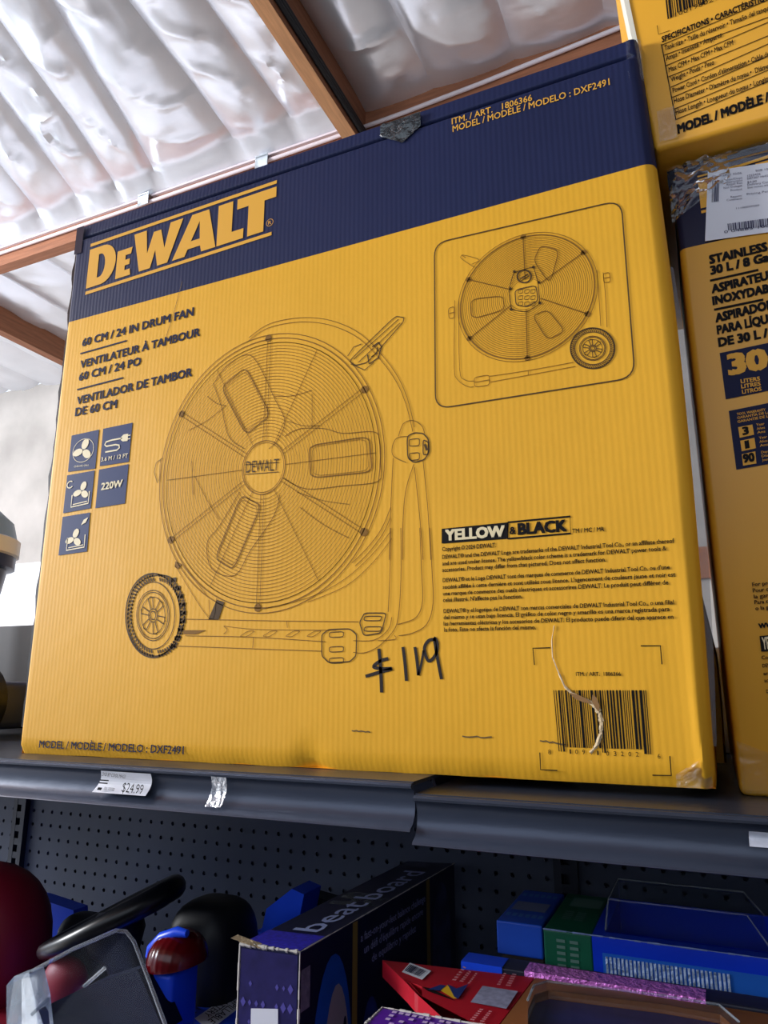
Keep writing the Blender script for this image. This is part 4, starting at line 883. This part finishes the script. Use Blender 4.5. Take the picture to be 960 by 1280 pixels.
b1 = Vector((b0.x + .0, b1.y, HZ)); text3(ph, 'PAW PATROL', b0, b0 + Vector((0, .17, 0)), Vector((-.024, 0, 0)), .0); ph.build('hood_lettering', mat('dark_blue_ink', srgb(16, 30, 110), .4), TY)
s4 = [at(*p, 'z', HZ) for p in ((243, 1274), (303, 1233), (322, 1243), (262, 1289))]
stk = Print((0, 0, .0008)); stk.poly(s4); so = stk.build('battery_sticker', WHITE, TY)
s5 = Print((0, 0, .0014)); text3(s5, 'BATTERY', bil(s4, .62, .10), bil(s4, .14, .10), bil(s4, .62, .46) - bil(s4, .62, .10), .0); text3(s5, 'NON-SPILLABLE', bil(s4, 1.0, .52), bil(s4, .10, .52), bil(s4, .62, .9) - bil(s4, .62, .52), .0); s5.build('sticker_print', BLACK, so)

# ------------------------------------------------------------------ balance board box
BT = -.18; g = [at(300, 1180, 'z', BT), at(375, 1190, 'z', BT), at(568, 1079, 'z', BT), at(508, 1076, 'z', BT)]
BB = thing('balance_board_box', 'tall dark blue balance board box with a worn white edge and gold bands', 'box', ((g[0].x + g[2].x) / 2, .25, LZ))
DB = mat('dark_blue_card', srgb(26, 28, 62), .35, var=.15, vscale=20); DP = mat('dark_purple_card', srgb(40, 36, 92), .35, var=.3, vscale=60)
low = [V((p.x, p.y, LZ)) for p in g]
bx = MB(); bx.hexa(low + g, .002); bx.build('carton_body', DB, BB)
def TF(u, v): return g[0] * (1 - u) * (1 - v) + g[1] * u * (1 - v) + g[2] * u * v + g[3] * (1 - u) * v      # top face: u across, v to the back
tp = Print((0, 0, .0006)); tp.poly([TF(.02, .0), TF(.98, .0), TF(.98, .12), TF(.02, .12)]); tp.build('purple_band', mat('purple_print', srgb(56, 50, 190), .35, var=.4, vscale=200), BB)
tw = Print((0, 0, .0008)); text3(tw, 'beat', TF(.78, .14), TF(.78, .43), TF(.40, .28) - TF(.82, .28), .01); text3(tw, 'board', TF(.78, .47), TF(.78, .84), TF(.40, .6) - TF(.82, .6), .01); tw.build('brand_word', mat('lilac_ink', srgb(176, 186, 232), .4), BB)
tl = Print((0, 0, .0008)); tl.poly([TF(.2, .9), TF(.7, .9), TF(.7, .98), TF(.2, .98)]); tl.build('top_label', mat('grey_label', srgb(70, 72, 90), .5), BB)
def SF(u, v):       # right side: u to the back, v down
    p = g[1] * (1 - u) + g[2] * u; return V((p.x, p.y, BT + (LZ - BT) * v))
nrm = (g[2] - g[1]).cross(V((0, 0, 1))).normalized()
sp = Print(nrm * .0006); 
for u0 in (.255, .745):
    sp = Print(nrm * .0006); sp.poly([SF(u0, .004), SF(u0 + .028, .004), SF(u0 + .028, .95), SF(u0, .95)]); sp.build('gold_band', mat('gold_band', srgb(150, 124, 62), .4), BB)
def oval(pr, cu, cv, ru, rv, n=30, a0=0, a1=6.2832): pr.poly([SF(cu + ru * math.cos(a0 + (a1 - a0) * i / n), min(.985, cv + rv * math.sin(a0 + (a1 - a0) * i / n))) for i in range(n)])
sp = Print(nrm * .0006); oval(sp, .155, .40, .10, .34); sp.build('board_picture', mat('bright_blue_print', srgb(30, 92, 200), .35, var=.2, vscale=30), BB)
sp = Print(nrm * .001); oval(sp, .175, .52, .075, .37); sp.build('board_picture_face', mat('pale_print', srgb(160, 156, 168), .4, var=.1), BB)
sp = Print(nrm * .0014); oval(sp, .215, .28, .008, .025); sp.build('board_picture_mark', INK, BB)
sp = Print(nrm * .0006); oval(sp, .87, .30, .08, .26); sp.build('second_picture', mat('faded_print', srgb(60, 64, 104), .4, var=.5, vscale=40), BB)
sp = Print(nrm * .0006); oval(sp, .36, .46, .06, .2); sp.build('foot_picture', mat('dim_blue_print', srgb(40, 58, 140), .4, var=.4, vscale=60), BB)
st = Print(nrm * .0008)
for i, (t_, u0, u1) in enumerate((('a fast-on-your-feet balance challenge', .30, .735), ("un défi d'équilibre rapide encore", .32, .715), ('de equilibrio y rapidez', .365, .66))):
    v0 = .075 + .042 * i; text3(st, t_, SF(u0, v0), SF(u1, v0), V((0, 0, .0085)), .008)
st.build('side_print', mat('pale_violet_ink', srgb(170, 172, 214), .5), BB)
# worn edges, front patch and sticker
we = MB()
def worn(a, b, r, n=26):
    for i in range(n):
        p = a + (b - a) * i / n; q = a + (b - a) * (i + 1) / n; k = r * random.uniform(.4, 1.2)
        we.tube([p, q], k, 5)
worn(g[0], g[1], .0022); worn(g[0], low[0] + V((0, 0, .004)), .0012, 40); worn(g[1], low[1] + V((0, 0, .004)), .0014, 40); worn(g[1], g[2], .0007, 50)
we.build('worn_edge', mat('white_fibre', srgb(200, 196, 190), .9), BB)
crinkle(lambda u, v: TF(-.12 + .5 * u, -.01 + .03 * v) + V((0, 0, .006 * (1 - u))), 6, 4, .003, 3).build('torn_flap', PAPER, BB)
def FF(u, v): p = g[0] * (1 - u) + g[1] * u; return V((p.x, p.y, BT + (LZ - BT) * v))
fn_ = Print((0, -.0006, 0)); fn_.poly([FF(.03, .01), FF(.97, .01), FF(.97, .9), FF(.03, .9)]); fn_.build('front_print', DP, BB)
dots = Print((0, -.0010, 0))
for i in range(8):
    for j in range(12):
        if random.random() < .6: s_ = random.uniform(.02, .05); u, v = .1 + i * .11, .10 + j * .05; dots.poly([FF(u, v - s_ * .3), FF(u + s_, v), FF(u, v + s_ * .3), FF(u - s_, v)])
dots.build('front_dots', mat('violet_ink', srgb(84, 78, 160), .4), BB)
ws_ = MB(); c4 = [FF(.24, .165), FF(.68, .155), FF(.72, .36), FF(.26, .37)]; ws_.add([p + V((0, -.0014, 0)) for p in c4] + [p + V((0, -.0006, 0)) for p in c4], [(0, 1, 2, 3), (0, 4, 5, 1), (1, 5, 6, 2), (2, 6, 7, 3), (3, 7, 4, 0)]); o = ws_.build('blank_sticker', WHITE, BB)
qp = Print(nrm * .0008); qp.poly([SF(.005, .05), SF(.045, .05), SF(.045, .16), SF(.005, .16)]); qp.build('blank_code_patch', mat('grey_patch', srgb(120, 120, 140), .5, var=.3, vscale=200), BB)
crinkle(lambda u, v: TF(.1 + .8 * u, .40 + .14 * v), 8, 6, .0035, 22).build('tape_scrap', TAPE, BB)

# ------------------------------------------------------------------ red toy package with a window, and its neighbours
RT = -.2
def Zp(px, py, z=RT): return at(px, py, 'z', z)
c0 = thing('brown_carton', 'plain brown carton underneath the red toy package', 'box', (.66, .07, LZ)); 
CARD = mat('brown_card', srgb(96, 70, 50), .7, var=.15)
MB().box((.535, .03, LZ), (.86, .128, RT - .032), .003).build('carton_body', CARD, c0)
RP = thing('red_toy_package', 'red toy package with an angled end, brown frame and clear window', 'toy package', (.66, .07, RT - .032))
pA, pB = Zp(478, 1200), Zp(668, 1222); pD = Zp(555, 1276); pC = Zp(622, 1281)
back = pB.y
REDC = mat('red_card', srgb(176, 24, 40), .35, var=.1); BRN = mat('orange_brown_card', srgb(150, 92, 52), .45, var=.12)
out = [(pA.x, pA.y), (pD.x, pD.y + .002), (pC.x, .012), (pB.x, back)]
KH = Face('z', RT, 430, 1060, 5.333); HH = [KH(*p) for p in ((400, 872), (440, 895), (475, 905), (520, 925), (520, 990), (470, 960), (430, 915))]
holed(out, HH, RT - .016, RT).build('red_panel', REDC, RP)
wq = [Zp(*p) for p in ((660, 1262), (668, 1243), (685, 1238), (830, 1256), (900, 1268), (925, 1290), (660, 1290))]
bo = [(pB.x + .001, back), (.86, back + .004), (.86, .012), (pC.x + .001, .012)]
holed(bo, wq, RT - .026, RT).build('brown_panel', BRN, RP)
MB().prism([(x, y, RT - .026) for x, y in bo], (0, 0, -.006)).build('tray_floor', mat('navy_tray', srgb(52, 54, 120), .35, var=.3, vscale=14, stretch=(1, 4, 1)), RP)
wc4 = sum(wq, Vector()) / len(wq)
MB().prism([(wc4.x + (p.x - wc4.x) * .985, wc4.y + (p.y - wc4.y) * .985, RT - .026) for p in wq], (0, 0, .019)).build('tray_insert', MATS['navy_tray'], RP)
MB().prism([(x, y, RT - .016) for x, y in ((pC.x - .03, .03), (pC.x, .02), (pB.x, back - .01), (pB.x - .05, back - .01))], (0, 0, -.016)).build('inner_tray', CARD, RP)
cw = MB(); cw.prism([p + V((0, 0, .0012)) for p in wq], (0, 0, .006)); cw.build('clear_window', CLEAR, RP)
ed = MB(); ed.tube([p + V((0, 0, .0075)) for p in wq[:6]], .001, 6); ed.build('window_edge', MATS['clear_rim'], RP)
K = Face('z', RT, 430, 1060, 5.333); hp = Print((0, 0, .0008))
hp.poly([K(*p) for p in ((520, 930), (560, 960), (600, 975), (740, 1025), (700, 1000), (570, 940))]); hp.build('picture_outline', BLACK, RP)
lbp = Print((0, 0, .0008)); K.quad(lbp, [(440, 770), (582, 825), (520, 885), (385, 832)]); lbo = lbp.build('barcode_label', WHITE, RP)
bb_ = Print((0, 0, .0013)); barcode(bb_, [K(440, 785), K(548, 828), K(500, 866), K(402, 826)], 14, 5, False); bb_.build('barcode', INK, lbo)
gp = Print((0, 0, .0009)); gp.poly([K(*p) for p in ((640, 955), (690, 920), (760, 1010), (730, 1010))]); gp.build('picture_yellow', mat('yellow_print', srgb(224, 176, 40), .4), RP)
gp = Print((0, 0, .0011)); gp.poly([K(*p) for p in ((690, 915), (750, 945), (830, 915), (760, 1015), (735, 1000))]); gp.poly([K(*p) for p in ((560, 950), (640, 920), (680, 925), (640, 960))]); gp.build('picture_blue', mat('deep_blue_print', srgb(34, 48, 110), .4), RP)
rp = Print((0, 0, .0010))
K5 = Face('z', RT, 560, 1090, 4.8)
for q in ([(92, 570), (112, 578), (45, 665), (15, 662)], [(125, 595), (140, 605), (90, 670), (60, 668)], [(165, 610), (178, 616), (130, 680), (112, 680)], [(335, 610), (352, 612), (312, 690), (288, 688)], [(385, 615), (415, 618), (375, 698), (340, 694)], [(190, 825), (215, 830), (155, 905), (125, 898)], [(245, 838), (268, 842), (215, 912), (185, 908)]):
    c4 = [K5(*p) for p in q]; rp = Print((0, 0, .0010))
    for k in range(6):
        rp.poly([bil(c4, .08, k / 6 + .02), bil(c4, .92, k / 6 + .02), bil(c4, .92, k / 6 + .09), bil(c4, .08, k / 6 + .09)])
    rp.build('package_print', mat('pale_red_ink', srgb(214, 150, 160), .5), RP)
qd = Print((0, 0, .0010)); qd.poly([K5(*p) for p in ((208, 690), (420, 722), (350, 828), (135, 788))]); qd.build('blank_code_patch', mat('grey_white_patch', srgb(150, 150, 176), .5, var=.3, vscale=160), RP)
# purple box in front
pz = -.19; q0 = at(478, 1259, 'z', pz); q1 = at(612, 1281, 'z', pz)
PB = thing('purple_box', 'purple toy box with a scuffed white edge in front of the red package', 'toy box', (q0.x + .06, q0.y - .02, LZ))
pe = V((.64, q0.y + .004, pz)); 
c8 = [V((q0.x, q0.y - .05, 0)), V((pe.x, q0.y - .05, 0)), V((pe.x, pe.y, 0)), V((q0.x, q0.y, 0))]
MB().hexa([V((p.x, p.y, LZ)) for p in c8] + [V((p.x, p.y, pz)) for p in c8], .002).build('carton_body', mat('purple_card', srgb(92, 36, 160), .35, var=.15, vscale=40), PB)
we = MB(); 
for a_, b_ in ((c8[3], c8[2]), (c8[0], c8[3])):
    a_ = V((a_.x, a_.y, pz)); b_ = V((b_.x, b_.y, pz)); 
    for i in range(30): we.tube([a_ + (b_ - a_) * i / 30, a_ + (b_ - a_) * (i + 1) / 30], random.uniform(.0004, .0016), 5)
we.build('worn_edge', MATS['white_fibre'], PB)
pp = Print((0, 0, .0008))
for i in range(9):
    x = q0.x + .012 + .006 * i
    for j in range(4):
        if random.random() < .7: pp.poly([V((x, q0.y - .008 - .007 * j, pz)), V((x + .004, q0.y - .008 - .007 * j, pz)), V((x + .004, q0.y - .004 - .007 * j, pz)), V((x, q0.y - .004 - .007 * j, pz))])
pp.build('top_print', mat('lilac_print', srgb(206, 180, 226), .4), PB)
# slim package with the pink foil strip
k0 = at(582, 1197, 'z', -.198)
PK = thing('slim_foil_box', 'slim dark box with pink metallic foil strip behind the red package', 'box', (.66, .155, LZ))
MB().box((k0.x, .146, LZ), (.84, .176, -.198), .0015).build('carton_body', mat('dark_slate_card', srgb(40, 40, 54), .35), PK)
PF = mat('pink_foil', srgb(226, 130, 226), .3, metal=.3, bump=.6, bscale=200)
f0 = at(655, 1215, 'z', -.198).x; f1 = at(882, 1255, 'z', -.198).x
MB().box((f0, .1455, -.205), (f1, .170, -.1972)).build('foil_strip', PF, PK)
MB().box((k0.x - .001, .1452, -.24), (at(631, 1205, 'z', -.198).x, .172, -.1974)).build('blue_end', BLUEP, PK)
# blue and green window box
LB0 = thing('blue_window_box', 'long blue toy box with a green end, clear window and silver ribbed panel', 'toy box', (.72, .3, LZ))
bz = -.18; e0 = at(678, 1162, 'z', bz); e1 = at(740, 1168, 'z', bz); yF = .222
BLC = mat('royal_blue_card', srgb(18, 62, 225), .3, var=.12); GRC = mat('green_card', srgb(18, 96, 70), .4, var=.15)
MB().box((e0.x, yF, LZ), (e1.x, .372, bz), .002).build('green_end', GRC, LB0)
lbx = MB().box((e1.x, yF, LZ), (.95, .372, bz - .06)).box((e1.x, yF, bz - .06), (.95, .238, bz)).box((e1.x, .368, bz - .06), (.95, .372, bz)).box((e1.x, .238, bz - .06), (e1.x + .012, .368, bz)).box((.80, .238, bz - .06), (.95, .368, bz))
lbx.build('carton_body', BLC, LB0)
wnd = [at(750, 1150, 'z', bz + .002), at(905, 1178, 'z', bz + .002)]
cw = MB(); cw.hexa([V((e1.x + .012, .24, bz)), V((.795, .24, bz)), V((.795, .365, bz)), V((e1.x + .012, .365, bz)), V((e1.x + .014, .262, bz + .026)), V((.775, .262, bz + .026)), V((.775, .355, bz + .026)), V((e1.x + .014, .355, bz + .026))], .003); cw.build('clear_window', CLEAR, LB0)
rm = MB(); zt = bz + .0265
rm.tube([V((e1.x + .012, .24, bz + .001)), V((e1.x + .014, .262, zt)), V((e1.x + .014, .355, zt)), V((.775, .355, zt)), V((.795, .365, bz + .001))], .0009, 6); rm.tube([V((e1.x + .014, .262, zt)), V((.775, .262, zt)), V((.795, .24, bz + .001))], .0009, 6); rm.build('window_rim', MATS['clear_rim'], LB0, smooth=True)
MB().box((e1.x + .012, .238, bz - .06), (.80, .368, bz - .056)).build('tray_floor', mat('navy_inner_tray', srgb(40, 48, 96), .4), LB0)
y_ = yF - .0008; s0 = at(757, 1195, 'y', yF); s1 = at(915, 1226, 'y', yF); sb_ = at(760, 1228, 'y', yF)
for i in range(30):
    x = s0.x + (s1.x - s0.x) * i / 30; w_ = (s1.x - s0.x) / 30 * .55
    MB().box((x, yF - .0022, sb_.z - .01), (x + w_, yF, s0.z)).build('silver_rib', mat('silver_blue_foil', srgb(196, 214, 244), .3, metal=.3, bump=.5, bscale=160), LB0)
sky = Print((0, -.0008, 0)); sky.poly([V((s0.x - .003, yF, s0.z + .003)), V((.95, yF, s0.z + .003)), V((.95, yF, sb_.z - .03)), V((s0.x - .003, yF, sb_.z - .03))]); sky.build('sky_blue_panel', mat('sky_blue_print', srgb(36, 104, 208), .35), LB0)
gpz = Print((0, 0, .0008)); GI = mat('pale_green_ink', srgb(96, 130, 120), .5)
gpq = Print((0, 0, .0008)); gpq.poly([V((e0.x + .012, .315, bz)), V((e1.x - .004, .315, bz)), V((e1.x - .004, .352, bz)), V((e0.x + .012, .352, bz))]); gpq.build('blank_code_patch', GI, LB0)
for i in range(2):
    for k in range(5): gpz.poly([V((e0.x + .012 + .014 * i, .262 + .007 * k, bz)), V((e0.x + .022 + .014 * i, .262 + .007 * k, bz)), V((e0.x + .022 + .014 * i, .266 + .007 * k, bz)), V((e0.x + .012 + .014 * i, .266 + .007 * k, bz))])
gpz.build('end_print', GI, LB0)
gpy = Print((0, -.0008, 0))
for i in range(2):
    for k in range(7): gpy.poly([V((e0.x + .014 + .014 * i, yF, bz - .008 - .006 * k)), V((e0.x + .023 + .014 * i, yF, bz - .008 - .006 * k)), V((e0.x + .023 + .014 * i, yF, bz - .011 - .006 * k)), V((e0.x + .014 + .014 * i, yF, bz - .011 - .006 * k))])
gpy.build('front_print', GI, LB0)
we = MB(); a_ = V((e0.x, yF, bz)); b_ = V((.95, yF, bz))
for i in range(60): we.tube([a_ + (b_ - a_) * i / 60, a_ + (b_ - a_) * (i + 1) / 60], random.uniform(.0003, .0012), 5)
we.build('worn_edge', mat('blue_white_fibre', srgb(130, 150, 200), .7), LB0)
# small blue carton on a plain dark one
u0 = at(620, 1150, 'z', bz); xs0 = u0.x; xs1 = e0.x - .003
DK = thing('dark_carton', 'plain dark carton supporting the small blue carton by the pegboard', 'box', (.53, .3, LZ)); MB().box((xs0 + .004, .235, LZ), (xs1, .362, bz - .034), .002).build('carton_body', mat('umber_card', srgb(46, 36, 34), .7), DK)
SBX = thing('small_blue_carton', 'small blue carton with a grey label beside the green end of the long box', 'box', (.53, .3, bz - .034))
MB().box((xs0, .230, bz - .034), (xs1, .366, bz), .002).build('carton_body', mat('mid_blue_card', srgb(34, 84, 205), .4, var=.15), SBX)
pg_ = Print((0, 0, .0008)); pg_.poly([V((xs0 + .006, .275, bz)), V((xs1 - .006, .275, bz)), V((xs1 - .006, .31, bz)), V((xs0 + .006, .31, bz))]); pg_.build('grey_label', mat('pale_grey_label', srgb(110, 120, 160), .5), SBX)
pg_ = Print((0, 0, .0008))
for i in range(6):
    for y in (.335, .25): pg_.poly([V((xs0 + .005 + .0075 * i, y, bz)), V((xs0 + .010 + .0075 * i, y, bz)), V((xs0 + .010 + .0075 * i, y + .012, bz)), V((xs0 + .005 + .0075 * i, y + .012, bz))])
pg_.build('top_print', mat('light_blue_ink', srgb(80, 130, 210), .5), SBX)
